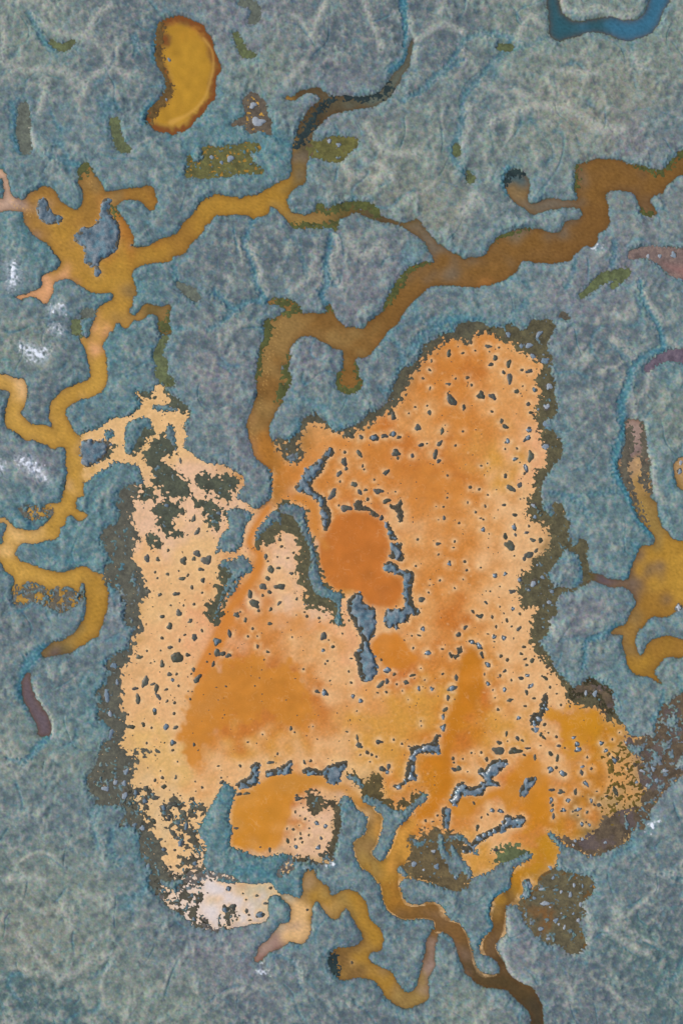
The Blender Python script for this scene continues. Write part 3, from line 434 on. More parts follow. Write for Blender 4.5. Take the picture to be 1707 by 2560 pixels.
for t, dep in VEINS:
    pts = parse(t)
    f = stroke_field(pts, 24)
    w = float(np.mean([q[2] for q in pts])) / 2
    vein = np.maximum(vein, dep * (1 - sstep(-0.8 * w, 5.0, f + 2.0 * n12)))
RIDGES = [parse(t) for t in ("a0 200,60,30 300,170,40 430,230,44 550,235,40 600,170,36 660,90,40 730,40,40", "a0 560,240,30 690,330,36 740,440,40 850,500,36", "a0 560,620,40 600,520,44 720,470,44", "a0 330,520,30 300,640,30 260,740,30", "a0 30,120,24 40,260,30 20,400,30", "a0 40,430,30 200,470,36 420,470,40 560,560,36", "a0 170,800,24 215,880,24 230,960,24",
 "b0 930,0,30 970,120,30 1020,240,36 1040,330,30", "b0 580,260,40 640,120,36 680,40,30", "b0 430,560,30 540,420,36", "b0 1230,120,24 1270,260,30 1440,170,36 1568,210,30", "b0 1260,420,24 1265,330,24", "b0 960,820,40 1010,940,44 1110,1010,40 1300,1000,40", "b0 940,1060,36 1060,1100,40 1130,1190,36", "b0 780,1070,40 850,1140,40 1000,1180,40",
 "c0 770,0,26 800,60,30 900,90,30 1020,60,34 1150,110,34 1240,90,30", "c0 750,470,40 900,480,44 1000,490,36", "c0 750,560,30 800,660,36 840,720,40", "c0 300,820,50 420,760,60 640,700,70 850,740,60 1020,840,80 1200,860,60", "c0 1240,370,60 1290,460,50", "c0 160,700,36 170,840,36 120,960,36", "c0 480,260,30 560,120,40 640,170,30", "c0 220,1300,120 130,1400,100", "c0 470,600,40 560,640,50",
 "b1 170,320,24 240,440,24 270,540,24 310,640,22", "b1 730,240,24 770,340,28 720,420,24 750,540,24 780,600,24", "b1 830,270,60 920,390,70 1050,320,70", "b1 480,610,50 600,520,50", "b1 120,840,30 60,900,40", "c1 1310,640,24 1370,740,30 1420,800,30", "c1 1460,940,20 1540,1000,24", "c1 1110,930,30 1190,1010,30 1250,1060,24", "c1 1340,1150,24 1330,1260,26 1250,1350,24 1240,1450,24", "c2 1310,190,24 1300,330,24 1370,480,24 1380,620,24 1440,720,24",
 "a4 140,980,50 250,1110,50 390,1250,50 520,1220,44 620,1130,44 730,1110,40", "a4 60,620,40 200,600,50 300,620,40", "a4 420,780,40 480,940,40", "b4 500,1160,24 530,1290,22", "b4 540,870,20 590,940,20", "c4 390,830,24 430,930,24 380,1020,24 440,1230,30 560,1310,30", "c4 880,650,30 920,800,30 960,990,30 860,1110,30", "c4 1380,580,40 1500,580,50", "c4 1070,940,36 1240,1060,40 1330,1100,36", "a3 235,620,16 260,720,18 310,800,18 345,880,20 345,970,20", "a3 0,1010,30 60,1080,30", "c3 690,220,24 740,330,24")]
ridge = np.zeros((NY, NX), np.float32)
for pts in RIDGES:
    w = float(np.mean([q[2] for q in pts])) / 2
    ridge = np.maximum(ridge, 1 - sstep(-0.9 * w, 9.0, stroke_field(pts, 30) + 3.0 * n22))

levee = np.exp(-(noise(41, 330, 0.6) / 0.22) ** 2) * sstep(-0.6, 0.8, noise(42, 200)) * sstep(30, 80, d_land if False else edt(~land, 40))
levee2 = np.exp(-(noise(43, 190, 0.5) / 0.26) ** 2) * sstep(-0.2, 1.2, noise(44, 160))
ridge = np.maximum(ridge, np.maximum(0.8 * levee, 0.35 * levee2))
rill = np.exp(-((noise(41, 330, 0.6) - 0.38) / 0.10) ** 2) * sstep(0.0, 1.0, noise(45, 160)) + np.exp(-(noise(46, 210, 0.6) / 0.07) ** 2) * sstep(0.2, 1.0, noise(47, 150))
vein = np.maximum(vein, 0.55 * np.clip(rill, 0, 1))
# soft humps of cordgrass and pickleweed, hollows between them
cushion = 0.55 * n12 + 0.5 * n22 + 0.55 * n40 + 0.30 * n80
humps = 0.001 * n4 + 0.004 * n7 + 0.014 * n12 + 0.042 * n22 + 0.060 * n40 + 0.10 * n80 + 0.004 * nstr
bump_gain = np.clip(0.75 + 0.35 * n160 + 0.25 * n80, 0.25, 1.5)
def grass_top(d, gain=1.0):
    rise = sstep(0.0, 11.0, d)
    return 0.04 * np.clip(d, -8, 4) / 4 + 0.30 * rise + 0.12 * sstep(6, 34, d) + gain * humps * (0.35 + 0.65 * rise) * bump_gain
ground = grass_top(d_land)
ground += inland * (0.20 * ridge - 0.32 * vein)
ground = np.where(d_land < 0, np.maximum(-0.45, 0.05 * d_land + 0.01 * n7), np.maximum(ground, 0.012 + 0.004 * d_land.clip(0, 6)))
border = sstep(0, 60, np.minimum(np.minimum(GX - X0, GX[-1] - GX)[None, :] + 0 * GY[:, None], np.minimum(GY - Y0, GY[-1] - GY)[:, None] + 0 * GX[None, :]))
ground = 0.42 + (ground - 0.42) * border

# ------------------------------------------------------------------ colours, some relief light and shade painted in
def idw(points, p=4.0, sub=4):
    ys, xs = np.arange(0, NY, sub), np.arange(0, NX, sub)
    wxs = GX[xs][None, :] + (22 * n80 + 10 * n40)[np.ix_(ys, xs)]
    wys = GY[ys][:, None] + (22 * np.roll(n80, 300, 0) + 10 * np.roll(n40, 200, 1))[np.ix_(ys, xs)]
    num = np.zeros((len(ys), len(xs), 3), np.float32); den = np.zeros((len(ys), len(xs)), np.float32)
    for x, y, c in points:
        w = 1.0 / (np.hypot(wxs - x, wys - y) + 10) ** p
        num += w[..., None] * lin(c); den += w
    a = num / den[..., None]
    a = np.repeat(np.repeat(a, sub, 0), sub, 1)[:NY, :NX]
    return np.stack([blur(a[..., i], 7) for i in range(3)], -1).clip(0.005, 0.95)

C = dict(a=(96, 106, 92), O=(208, 132, 56), D=(199, 116, 42), Q=(201, 112, 40), P=(231, 178, 120), p=(221, 156, 88), Y=(213, 152, 64), K=(232, 188, 150), A=(202, 128, 28), G=(192, 132, 30), o=(164, 112, 40),
         B=(176, 116, 44), k=(233, 170, 118), d=(120, 88, 44), r=(126, 90, 44), R=(131, 94, 44), w=(177, 132, 48), W=(189, 143, 56), l=(231, 185, 124), e=(160, 116, 46), g=(128, 104, 50), n=(92, 82, 58), i=(112, 96, 56), y=(226, 180, 108), m=(160, 130, 68),
         c=(190, 140, 40), u=(58, 110, 132), v=(48, 90, 98), x=(106, 92, 96), z=(228, 216, 208), q=(150, 110, 100), h=(120, 108, 88), s=(168, 142, 126), t=(150, 118, 66), f=(200, 186, 150), j=(70, 62, 44), b=(104, 92, 84), N=(84, 68, 40), E=(186, 141, 54), I=(96, 88, 46), J=(120, 92, 60), T=(198, 152, 64))
WATER_PTS = """1110,790,O 1050,870,D 1180,820,p 1000,900,O 1150,900,p 960,970,p 1080,960,O 900,1030,D 1000,1090,D 1150,1060,Y 1210,1050,k 760,1000,p 850,1010,O 760,1090,O 880,1120,O 960,1160,O 1060,1130,O 1100,1200,p 1180,1150,P 1170,1260,P 1050,1270,O 960,1240,p 930,1180,P 1000,1330,O 1090,1350,p 1170,1380,P 1040,1420,D 960,1400,p 950,1480,p 1100,1450,p 1190,1460,P 1000,1520,O 900,1500,Q 930,1520,Q 880,1540,O 1080,1530,A 1060,1650,A 1090,1590,Q 1150,1560,p 1220,1560,P 1250,1620,P 1150,1680,Y 1000,1600,Y 920,1640,Y 1330,1690,A 1380,1680,G 1290,1680,O 1250,1740,P 1150,1760,p 1090,1790,P 1180,1790,Q 1240,1860,A 1060,1850,O 1300,1830,O 1380,1850,o 1440,1870,g 1400,1780,A 1260,1940,G 1200,1920,O 1100,1960,Y 1130,1900,P 820,1230,Q 840,1200,Q 800,1300,O 860,1330,D 770,1330,Y 760,1200,O 900,1380,O 720,1240,p 650,1100,B 640,1050,B 700,1090,O 690,1140,O 430,1100,K 400,1010,l 360,930,l 500,1170,K 370,1200,K 330,1210,K 440,1260,l 340,1290,P 470,1330,l 380,1400,l 440,1420,k 480,1470,k 330,1480,P 400,1550,P 320,1580,P 440,1600,P 350,1700,y 400,1750,y 380,1640,P 460,1800,p 560,1530,D 520,1620,D 540,1660,D 640,1600,D 700,1600,D 620,1660,D 690,1660,O 560,1720,Y 650,1680,Y 480,1690,O 600,1450,O 680,1450,p 740,1470,p 700,1500,P 780,1550,P 700,1530,O 640,1260,K 660,1290,K 650,1350,P 590,1290,p 560,1340,D 530,1400,D 640,1380,K 720,1420,K 800,1400,k 860,1440,P 800,1500,k 840,1600,p 850,1680,Y 740,1740,P 640,1740,P 560,1760,P 480,1780,P 820,1780,l 880,1760,Y 680,1810,D 620,1860,O 570,1900,A 640,1850,D 560,1940,O 720,1880,K 740,1910,K 700,1920,K 850,1850,t 830,1920,t 840,1970,m 880,2000,w 970,1850,A 980,1780,A 1030,1730,D 1010,1810,A 1040,1760,A 920,1830,O 910,1900,Y 1000,1900,O 900,2060,o 920,1950,Y 940,2090,R 1000,2110,R 1050,2150,r 1100,2200,N 1120,2240,N 1170,2280,N 1200,2320,j 1220,2350,j 1140,2090,d 1150,2040,w 1180,2000,G 1130,2180,J 390,1880,l 370,1860,f 400,1920,l 420,1960,l 360,1850,l 440,1870,l 500,1870,l 300,1900,y
100,460,e 30,460,s 5,420,K 80,500,e 150,520,w 190,460,e 220,430,t 320,450,e 290,500,B 290,560,B 140,600,w 200,640,w 110,660,k 90,690,k 270,610,w 260,640,E 240,730,E 340,590,w 420,540,e 470,490,w 560,465,w 620,460,w 350,720,t 380,720,I 230,800,E 210,770,k 240,840,T 220,880,T 160,910,E 20,880,T 60,880,l 20,950,T 60,980,T 130,1000,W 160,1050,W 180,1100,T 160,1160,E 130,1200,T 40,1230,y 20,1290,T 100,1330,T 180,1320,W 220,1370,w 220,1420,w 200,1460,w 170,1480,m 120,1500,i 250,980,l 230,1080,l
680,400,g 690,370,h 700,310,n 720,260,j 750,240,n 820,230,n 860,220,a 900,200,a 880,215,a 925,140,a 935,110,a 650,430,w 680,490,m 720,495,t 800,490,I 860,495,n 920,530,i 970,560,h 990,590,h
1550,370,d 1500,410,R 1400,395,R 1370,440,R 1370,500,r 1300,550,r 1200,580,R 1100,620,R 1000,640,R 950,650,R 900,710,R 850,770,R 800,780,t 800,860,R 740,740,R 660,760,t 630,820,t 610,900,R 600,960,t 610,1020,B 1490,470,J 1560,600,q 1500,590,J 1600,600,q
1190,410,v 1180,440,t 1200,470,h 1270,470,h 440,60,B 430,150,E 450,120,E 460,200,E 430,250,E 400,280,W 380,290,R 370,100,R 380,170,R 360,250,R 490,120,R 490,200,R 410,50,R
1460,990,s 1455,1050,x 1470,1090,y 1490,1140,t 1500,1190,m 1520,1260,w 1540,1330,E 1500,1380,e 1450,1440,t 1470,1530,w 1490,1560,e 1540,1480,e 1450,1330,b 1370,1320,x 1310,1280,I 1500,1590,I 1590,1310,E
1340,40,v 1420,60,u 1480,40,u 1520,10,u 1280,30,v 90,1620,x 100,1660,x 70,1560,x
720,2010,t 720,2060,w 700,2100,l 660,2140,l 630,2160,s 600,2190,q 780,2060,m 820,2060,w 860,2120,w 870,2160,w 830,2200,t 780,2190,d 850,2240,w 900,2290,t 950,2280,m 985,2220,s 1000,2150,J 990,2180,s
480,2060,z 560,2040,f 520,2090,z 590,2070,f 540,2080,z 490,2040,z 610,2030,f 540,2050,l 450,2050,z
510,375,E 480,390,E 540,390,E 590,250,T 600,270,T 1210,2110,t 1230,2080,t 1380,1900,I 1500,1750,J 1450,1000,s 1540,820,x 1600,820,x"""
pts = []
for t in WATER_PTS.split():
    a, b, c = t.split(',')
    pts.append((float(a) / 0.9185, float(b) / 0.9185, C[c]))
water_col = idw(pts)  # the hooked pool's left shadow is put in as dark teal

MARSH = dict(s=(106, 120, 122), g=(124, 134, 124), t=(92, 124, 128), d=(100, 110, 114), w=(132, 134, 120), v=(124, 124, 128), m=(112, 128, 130), f=(102, 126, 128), k=(88, 108, 108), p=(136, 128, 130))
MARSH_PTS = """100,100,g 50,250,s 250,150,d 300,50,d 200,300,m 550,50,v 600,150,g 620,350,t 500,300,t 750,120,d 850,60,d 750,200,v 950,350,g 850,420,w 1000,480,w 1000,100,d 1100,250,s 1200,100,g 1300,250,w 1450,220,w 1350,350,w 1500,120,g 1450,330,v 1400,60,g 1540,280,s 1200,330,g 1250,430,m 1100,500,s 580,600,d 700,560,d 850,560,d 900,620,v 780,650,v 600,680,s 500,560,d 480,680,d 420,760,d 300,680,t 330,800,s 500,850,v 540,700,s 60,560,t 40,650,m 130,760,d 60,800,g 100,900,d 250,800,t 350,880,m 300,930,t 480,1000,s 560,1020,v 80,1080,v 60,1150,t 240,1130,t 300,1150,s 150,1240,t 250,1290,t 260,1400,v 60,1420,d 150,1440,m 700,900,s 750,960,f 850,900,d 700,830,v 1000,720,d 1100,660,m 1200,680,m 1050,750,t 1300,700,v 1400,620,v 1350,800,d 1450,850,d 1400,950,d 1350,1050,s 1380,1150,f 1350,1250,s 1420,1280,f 1550,1100,f 1530,950,g 1540,850,f 1500,700,s 1400,1450,s 1350,1400,v 1450,1620,m 1400,1560,f 1520,1430,s 1540,1600,g 1540,1750,v 1500,1900,s 1450,2000,s 1350,2000,m 1300,2200,d 1450,2150,k 1540,2250,k 1500,2050,d 1200,2180,v 1100,2080,m 1050,2000,s 1250,2280,d 1350,2320,d 900,2350,d 1050,2300,g 950,2200,s 1000,2000,s 800,1980,m 720,1970,d 830,2120,d 650,1990,t 560,1990,t 500,1900,t 520,1800,t 480,2150,v 560,2200,v 400,2100,d 300,2000,s 200,2050,g 100,2000,g 250,1900,m 150,1850,s 200,1750,g 200,1650,t 50,1700,g 40,1550,s 60,1850,s 150,1550,d 220,1580,f 80,2150,w 200,2200,g 40,2300,k 150,2330,k 300,2300,g 420,2320,g 560,2320,d 700,2300,s 750,2350,d 330,1950,t 750,1100,d 650,1180,d 680,1300,d 770,1420,t 870,1460,d 530,1200,s 560,1300,s 1090,1960,d 960,1990,s 1010,1950,s"""
pts = []
for t in MARSH_PTS.split():
    a, b, c = t.split(',')
    pts.append((float(a) / 0.9185, float(b) / 0.9185, MARSH[c]))
marsh_col = idw(pts, 3.0)
teal, teal2, pink, sage, slate, olive = lin((54, 112, 128)), lin((84, 142, 156)), lin((166, 158, 150)), lin((150, 164, 148)), lin((62, 80, 92)), lin((74, 70, 50))
t1 = sstep(0.1, 1.9, 0.75 * np.roll(n22, 500, 0) + 0.55 * np.roll(n40, 310, 1) + 0.45 * n80)
t2 = sstep(-0.2, 2.4, 0.40 * n12 + 0.22 * n7 + 0.12 * nstr + 0.65 * n22 + 0.7 * n40 + 0.4 * n80)
t3 = sstep(0.0, 2.4, -0.40 * n12 - 0.22 * n7 - 0.65 * n22 - 0.7 * n40 - 0.4 * n80)
t4 = sstep(0.3, 2.2, n80 + 0.6 * np.roll(n22, 77, 1) + 0.4 * np.roll(n12, 300, 0))
gcol = marsh_col.copy()
gcol = mixc(gcol, teal2, 0.24 * t1)
gcol = mixc(gcol, sage, 0.30 * t4)
gcol = mixc(gcol, pink, 0.42 * t2)  # hump crests lightened: relief light put into the colour
gcol = mixc(gcol, slate, 0.46 * t3)  # hollows darkened: relief shade put into the colour
near = np.exp(-np.maximum(d_land - 3, 0) / 18) * np.clip(0.6 + 0.45 * n40 + 0.3 * n80, 0, 1)
gcol = mixc(gcol, mixc(teal + 0 * gcol, teal2, sstep(4, 16, d_land)), 0.44 * near)
gcol = mixc(gcol, mixc(teal + 0 * gcol, teal2, sstep(-0.5, 1.5, n12)), 0.80 * vein)
gcol = mixc(gcol, lin((180, 180, 168)), 0.62 * ridge * (1 - 0.6 * vein) * np.clip(0.85 + 0.15 * n12 + 0.2 * n22, 0, 1))
gcol = mixc(gcol, olive, sstep(4.0, -1.0, d_land))           # wet mud showing at the waterline
gcol *= (1 + 0.025 * n4 + 0.03 * n7)[..., None]
hue = np.stack([noise(51, 20, 0.8), noise(52, 20, 0.8), noise(53, 20, 0.8)], -1) * 0.045 + np.stack([noise(54, 7), noise(55, 7), noise(56, 7)], -1) * 0.022
gcol = gcol * (1 + hue) * np.array((1.07, 1.09, 1.04), np.float32)
WHITE_PATCHES = [("tall white patch at the left edge beside the ochre lagoon", "a1 80,460,60 100,520,70 75,590,44", 0.2), ("small white patch above the other left marsh patches", "a1 350,745,40 410,740,60", -1.5), ("faint white flecks left of the ochre creek", "a1 360,860,40 410,885,40", -2.0),
 ("broad white patch left of the ochre creek", "a1 150,980,30 210,1020,90 260,1040,90 300,1010,44", 0.0), ("white patch cut by the left edge", "a2 -30,470,50 10,490,60", -0.5), ("scattered white patch between the left creek bends", "a2 140,440,50 200,480,90 270,530,60 320,580,24", -0.8),
 ("tiny bright white spot at the lower centre left", "b4 262,1212,44 280,1225,40", 1.0), ("white streak on the marsh below the amber bay", "c4 1345,285,24 1375,250,36 1395,222,20", 1.5), ("pale patch at the bank of the wide brown creek", "c1 985,345,30 1010,345,34", 1.5), ("pale ring at the rim of the right edge pond", "c2 1535,1425,20 1550,1395,20", 1.0), ("white streak beside the speckled salt shallows", "b4 680,528,14 710,520,22 715,505,14", 1.0)]
white_wash = np.zeros((NY, NX), np.float32)
for lb, t, off in WHITE_PATCHES:
    white_wash = np.maximum(white_wash, (1 - sstep(-22, 20, stroke_field(parse(t), 24) + 5 * n22 + 2 * n12)) * (0.85 if off < 1 else 0.2))  # white wash on the ground, fading out round each patch
gcol = mixc(gcol, lin((206, 212, 218)), white_wash * np.clip(0.7 + 0.3 * n22 + 0.25 * n12 + 0.12 * n7, 0, 1))
gcol = gcol.clip(0.01, 0.9)

# ------------------------------------------------------------------ scene helpers
scene = bpy.context.scene
link = scene.collection.objects.link

def tag(o, label=None, cat=None, group=None, kind=None):
    if label: o['label'] = label
    if cat: o['category'] = cat
    if group: o['group'] = group
    if kind: o['kind'] = kind
    return o

def mesh_from(name, co, faces, cols=None, smooth=True):
    me = bpy.data.meshes.new(name)
    n, f, k = len(co), len(faces), faces.shape[1]
    me.vertices.add(n); me.vertices.foreach_set('co', np.ascontiguousarray(co, np.float32).ravel())
    me.loops.add(f * k); me.loops.foreach_set('vertex_index', np.ascontiguousarray(faces, np.int32).ravel())
    me.polygons.add(f)
    me.polygons.foreach_set('loop_start', np.arange(0, f * k, k, dtype=np.int32))
    me.polygons.foreach_set('use_smooth', np.full(f, smooth))
    if cols is not None:
        at = me.color_attributes.new('Col', 'FLOAT_COLOR', 'POINT')
        at.data.foreach_set('color', np.c_[cols.reshape(-1, 3), np.ones(n)].astype(np.float32).ravel())
    me.update(calc_edges=True); me.validate()
    return me

def grid_obj(name, z, mask, cols, mat, origin=(0, 0), parent=None, own=False):
    """one object from the grid cells whose corner is in mask"""
    m = mask[:-1, :-1] | mask[1:, :-1] | mask[:-1, 1:] | mask[1:, 1:]
    if own: m = mask[:-1, :-1]                # neighbouring waters share a seam, never a face
    r, c = np.nonzero(m)
    ids = np.full((NY, NX), -1, np.int32)
    need = np.zeros((NY, NX), bool)
    for dr in (0, 1):
        for dc in (0, 1): need[r + dr, c + dc] = True
    rr, cc = np.nonzero(need)
    ids[rr, cc] = np.arange(len(rr))
    co = np.c_[wx(GX[cc]) - origin[0], wy(GY[rr]) - origin[1], z[rr, cc]]
    faces = np.c_[ids[r, c], ids[r + 1, c], ids[r + 1, c + 1], ids[r, c + 1]]
    o = bpy.data.objects.new(name, mesh_from(name, co, faces, cols[rr, cc]))
    o.data.materials.append(mat)
    link(o)
    if parent:
        o.parent = parent
    else:
        o.location = (origin[0], origin[1], 0)
    return o

def material(name, rough, spec, n1=0.2, n2=0.1, s1=3.0, s2=12.0, bump=0.0, bscale=6.0, coat=0.0):
    """base colour from the surface's own colour map, broken up by two noises"""
    m = bpy.data.materials.new(name); m.use_nodes = True
    nt = m.node_tree; N = nt.nodes; b = N['Principled BSDF']
    at = N.new('ShaderNodeAttribute'); at.attribute_name = 'Col'
    geo = N.new('ShaderNodeNewGeometry')
    def ns(s, det):
        t = N.new('ShaderNodeTexNoise'); t.inputs['Scale'].default_value = s; t.inputs['Detail'].default_value = det; t.inputs['Roughness'].default_value = 0.65
        nt.links.new(geo.outputs['Position'], t.inputs['Vector']); return t
    a, c = ns(s1, 4), ns(s2, 3)
    def rng(t, amt):
        r = N.new('ShaderNodeMapRange'); r.inputs[1].default_value = 0.25; r.inputs[2].default_value = 0.75
        r.inputs[3].default_value = 1 - amt; r.inputs[4].default_value = 1 + amt
        nt.links.new(t.outputs['Fac'], r.inputs[0]); return r
    ra, rc = rng(a, n1), rng(c, n2)
    mul = N.new('ShaderNodeMath'); mul.operation = 'MULTIPLY'
    nt.links.new(ra.outputs[0], mul.inputs[0]); nt.links.new(rc.outputs[0], mul.inputs[1])
    vm = N.new('ShaderNodeVectorMath'); vm.operation = 'SCALE'
    nt.links.new(at.outputs['Color'], vm.inputs[0]); nt.links.new(mul.outputs[0], vm.inputs['Scale'])
    nt.links.new(vm.outputs[0], b.inputs['Base Color'])
    b.inputs['Roughness'].default_value = rough
    b.inputs['Specular IOR Level'].default_value = spec
    if coat:
        b.inputs['Coat Weight'].default_value = coat; b.inputs['Coat Roughness'].default_value = 0.16
    if bump:
        t = ns(bscale, 5)
        bp = N.new('ShaderNodeBump'); bp.inputs['Strength'].default_value = 1.0; bp.inputs['Distance'].default_value = bump
        nt.links.new(t.outputs['Fac'], bp.inputs['Height']); nt.links.new(bp.outputs[0], b.inputs['Normal'])
    return m

M_GRASS = material('marsh_vegetation', 0.95, 0.06, 0.10, 0.06, 0.5, 2.0, 0.012, 1.2)
M_WATER = material('turbid_brine', 0.18, 0.16, 0.04, 0.05, 0.6, 3.0, 0.006, 1.4)
M_ALGAE = material('wet_algae', 0.55, 0.15, 0.15, 0.15, 1.2, 5.0, 0.012, 5.0)
M_MUD = material('wet_mud', 0.38, 0.5, 0.25, 0.2, 1.5, 5.0, 0.05, 3.0)
M_WET = material('glistening_mud', 0.35, 0.5, 0.2, 0.2, 1.5, 5.0, 0.05, 1.6, 1.0)
M_WHITE = material('white_patch', 0.8, 0.3, 0.1, 0.1, 2.0, 8.0, 0.03, 6.0)

# ------------------------------------------------------------------ ground
gnd = grid_obj('marsh_ground', ground, np.ones((NY, NX), bool), gcol, M_GRASS)
tag(gnd, 'grey and teal salt marsh ground cut by tidal creeks', None, None, 'structure')
# the marsh goes on beyond the surveyed part: a wide flat ring to the horizon
bx0, bx1, by0, by1 = wx(GX[0]), wx(GX[-1]), wy(GY[-1]), wy(GY[0])
ring, fcs = [], []
xs_ = [-6000, -1500, -500, bx0, bx1, 500, 1500, 6000]; ys_ = [-6000, -1500, -500, by0, by1, 500, 1500, 6000]
for yq in ys_:
    for xq in xs_: ring.append((xq, yq, 0.42))
for j in range(7):
    for i in range(7):
        if not (i == 3 and j == 3): fcs.append((j * 8 + i, j * 8 + i + 1, j * 8 + i + 9, j * 8 + i + 8))
far = bpy.data.objects.new('far_marsh_ground', mesh_from('far_marsh_ground', np.array(ring), np.array(fcs), np.tile(lin((112, 126, 130)), (64, 1))))
far.data.materials.append(M_GRASS); link(far); tag(far, 'grey marsh plain running on to the horizon', None, None, 'structure')

# ------------------------------------------------------------------ small islets as masks (for the pale shallows round them)
isl_mask = np.zeros((NY, NX), bool)
for x, y, r, fl in islets:
    c, q = int(round((x - X0) / CELL)), int(round((y - Y0) / CELL)); k = int(r / CELL) + 2
    yy, xx = np.ogrid[-k:k + 1, -k:k + 1]
    isl_mask[q - k:q + k + 1, c - k:c + k + 1] |= (xx ** 2 + yy ** 2) * CELL ** 2 <= max(1.15 * r, CELL) ** 2
for lb, m, rim in island_masks: isl_mask |= m

# ------------------------------------------------------------------ water
lab2 = lab.copy()
for _ in range(7):
    up = lab2.copy()
    for ax, sh in ((0, 1), (0, -1), (1, 1), (1, -1)):
        up = np.where(up < 0, np.roll(lab2, sh, ax), up)
    lab2 = up
d_shore = -d_land
d_isl = edt(isl_mask, 14)
pan_like = np.isin(lab2, [BODIES.index(k) for k in ('pan', 'sf')])
wcol = water_col.copy()
mott = 0.6 * n40 + 0.5 * n22 + 0.5 * n80
shallow = lin((238, 196, 140))
halo = np.exp(-np.maximum(d_isl - 2, 0) / 5.5) * (0.50 + 0.15 * n22.clip(-1.5, 1.5))
bank_pale = np.exp(-np.maximum(d_shore - 3, 0) / 5.0) * (0.30 + 0.2 * n40.clip(-1, 1.5))
alg_d = edt(alg_any, 14)
alg_pale = np.exp(-alg_d / 9.0) * 0.34
pale = np.where(pan_like, np.maximum(np.maximum(halo, alg_pale), bank_pale), 0.10 * np.exp(-np.maximum(d_isl - 2, 0) / 4))
spots = sstep(1.7, 2.9, noise(77, 20, 0.5)) * 0.30
pale = np.where(pan_like, np.maximum(pale, spots * sstep(0, 30, d_shore)), pale)
wcol = mixc(wcol, shallow, pale.clip(0, 0.75))
wcol = np.where(pan_like[..., None], wcol * (1 + 0.028 * mott + 0.022 * noise(78, 12, 0.5, 2.2, -0.6) + 0.03 * n12 + 0.022 * n7)[..., None], wcol)
creek = ~pan_like
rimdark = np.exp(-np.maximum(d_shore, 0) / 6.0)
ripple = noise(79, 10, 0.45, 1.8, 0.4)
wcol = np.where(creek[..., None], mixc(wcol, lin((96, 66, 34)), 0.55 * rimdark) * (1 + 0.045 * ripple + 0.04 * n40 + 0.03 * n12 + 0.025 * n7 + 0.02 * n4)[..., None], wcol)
# deeper basins with their own smooth denser brine
deep = np.zeros((NY, NX), np.float32)
for t, col, soft, amt in (("b2 730,845 780,805 860,785 960,790 1025,830 1065,880 1090,960 1085,1040 1075,1090 1055,1150 1070,1180 1130,1195 1175,1240 1175,1330 1140,1385 1080,1405 1010,1400 960,1390 920,1330 880,1300 800,1305 720,1275 670,1225 645,1150 635,1060 645,960 690,900", (198, 116, 46), 11, 0.95),
 ("b3 985,340 1060,300 1160,310 1200,345 1240,425 1285,450 1245,500 1200,530 1150,535 1060,505 1000,440", (211, 131, 44), 7, 0.9),
 ("c3 160,400 200,390 240,440 260,560 265,640 200,780 120,860 90,960 60,1040 55,1200 40,1300 -20,1400 b3 1440,1400 1350,1500 1290,1480 1420,1290 1400,1180 1310,1100 1440,1080 1460,960 1480,860 1540,700 c3 90,620 115,500", (200, 124, 30), 9, 0.85),
 ("b4 80,110 200,20 350,-60 560,-70 680,-20 560,40 470,100 455,220 410,300 380,400 330,430 240,440 100,400 70,330", (209, 139, 44), 9, 0.85),
 ("a3 1180,1000 1230,760 1330,540 1440,500 1568,470 b3 230,460 300,520 420,480 480,560 560,700 600,800 560,880 440,900 300,820 200,880 100,860 0,900 a3 1350,1050 1250,1130", (204, 132, 48), 13, 0.9),
 ("b3 100,200 350,170 560,180 660,260 540,290 380,260 200,250", (214, 140, 68), 12, 0.5),
 ("c3 380,1300 520,1110 600,1080 680,1250 720,1330 680,1560 500,1400 430,1480 c4 360,80 200,180 120,230 50,150 60,60 200,90 380,20", (204, 132, 34), 9, 0.8),
 ("c3 660,830 820,790 1000,800 1040,880 980,980 880,1100 800,1080 760,900", (204, 138, 32), 12, 0.75),
 ("c4 560,320 690,320 740,430 690,540 600,590 540,560 590,450", (192, 134, 30), 12, 0.7),
 ("b2 420,470 520,480 700,330 900,340 1080,360 1200,460 1330,470 1420,560 1400,700 1250,720 1150,560 900,400 760,360 560,560 480,640 400,660 340,600", (208, 132, 56), 12, 0.55),
 ("b2 1250,480 1420,450 1500,300 1480,100 1420,-150 1330,-300 1440,-420 1560,-300 1600,0 1560,400 1568,800 1480,900 1380,760 1300,600", (212, 138, 60), 16, 0.45)):
    dd = sdf(fill(smooth_poly(parse(t))), 22) + (2.0 * n40 if soft < 12 else 5.5 * n40 + 4.0 * n22 + 5.0 * n80)
    a = sstep(-soft, soft, dd) * amt
    deep = np.maximum(deep, a * (soft < 12))
    wcol = mixc(wcol, lin(col) * (1 + 0.03 * n80 + 0.02 * n40)[..., None], a * pan_like)
for t, col, amt in (("b2 300,760,60 210,900,60 185,1000,60 250,1060,70 235,1160,70 150,1300,70 30,1450,70 a3 1500,190,90 1400,400,120 1300,560,100", (212, 133, 54), 0.95), ("b2 235,1200,50 290,1400,60 300,1560,60", (216, 142, 70), 0.5),
                    ("b2 500,690,60 600,760,66 610,900,60 680,1010,60", (208, 134, 56), 0.8), ("b2 1040,1420,30 1035,1560,40", (226, 166, 104), 0.6)):
    wcol = mixc(wcol, lin(col), amt * (1 - sstep(-12, 6, stroke_field(parse(t), 12))) * pan_like)
arm = 1 - sstep(-14, 6, stroke_field(parse("b4 380,10,120 500,-15,110 620,-25,90 720,15,84 790,25,80 860,70,80 900,130,70"), 10))
wcol = mixc(wcol, lin((203, 138, 56)), 0.75 * arm * (lab2 >= 0))
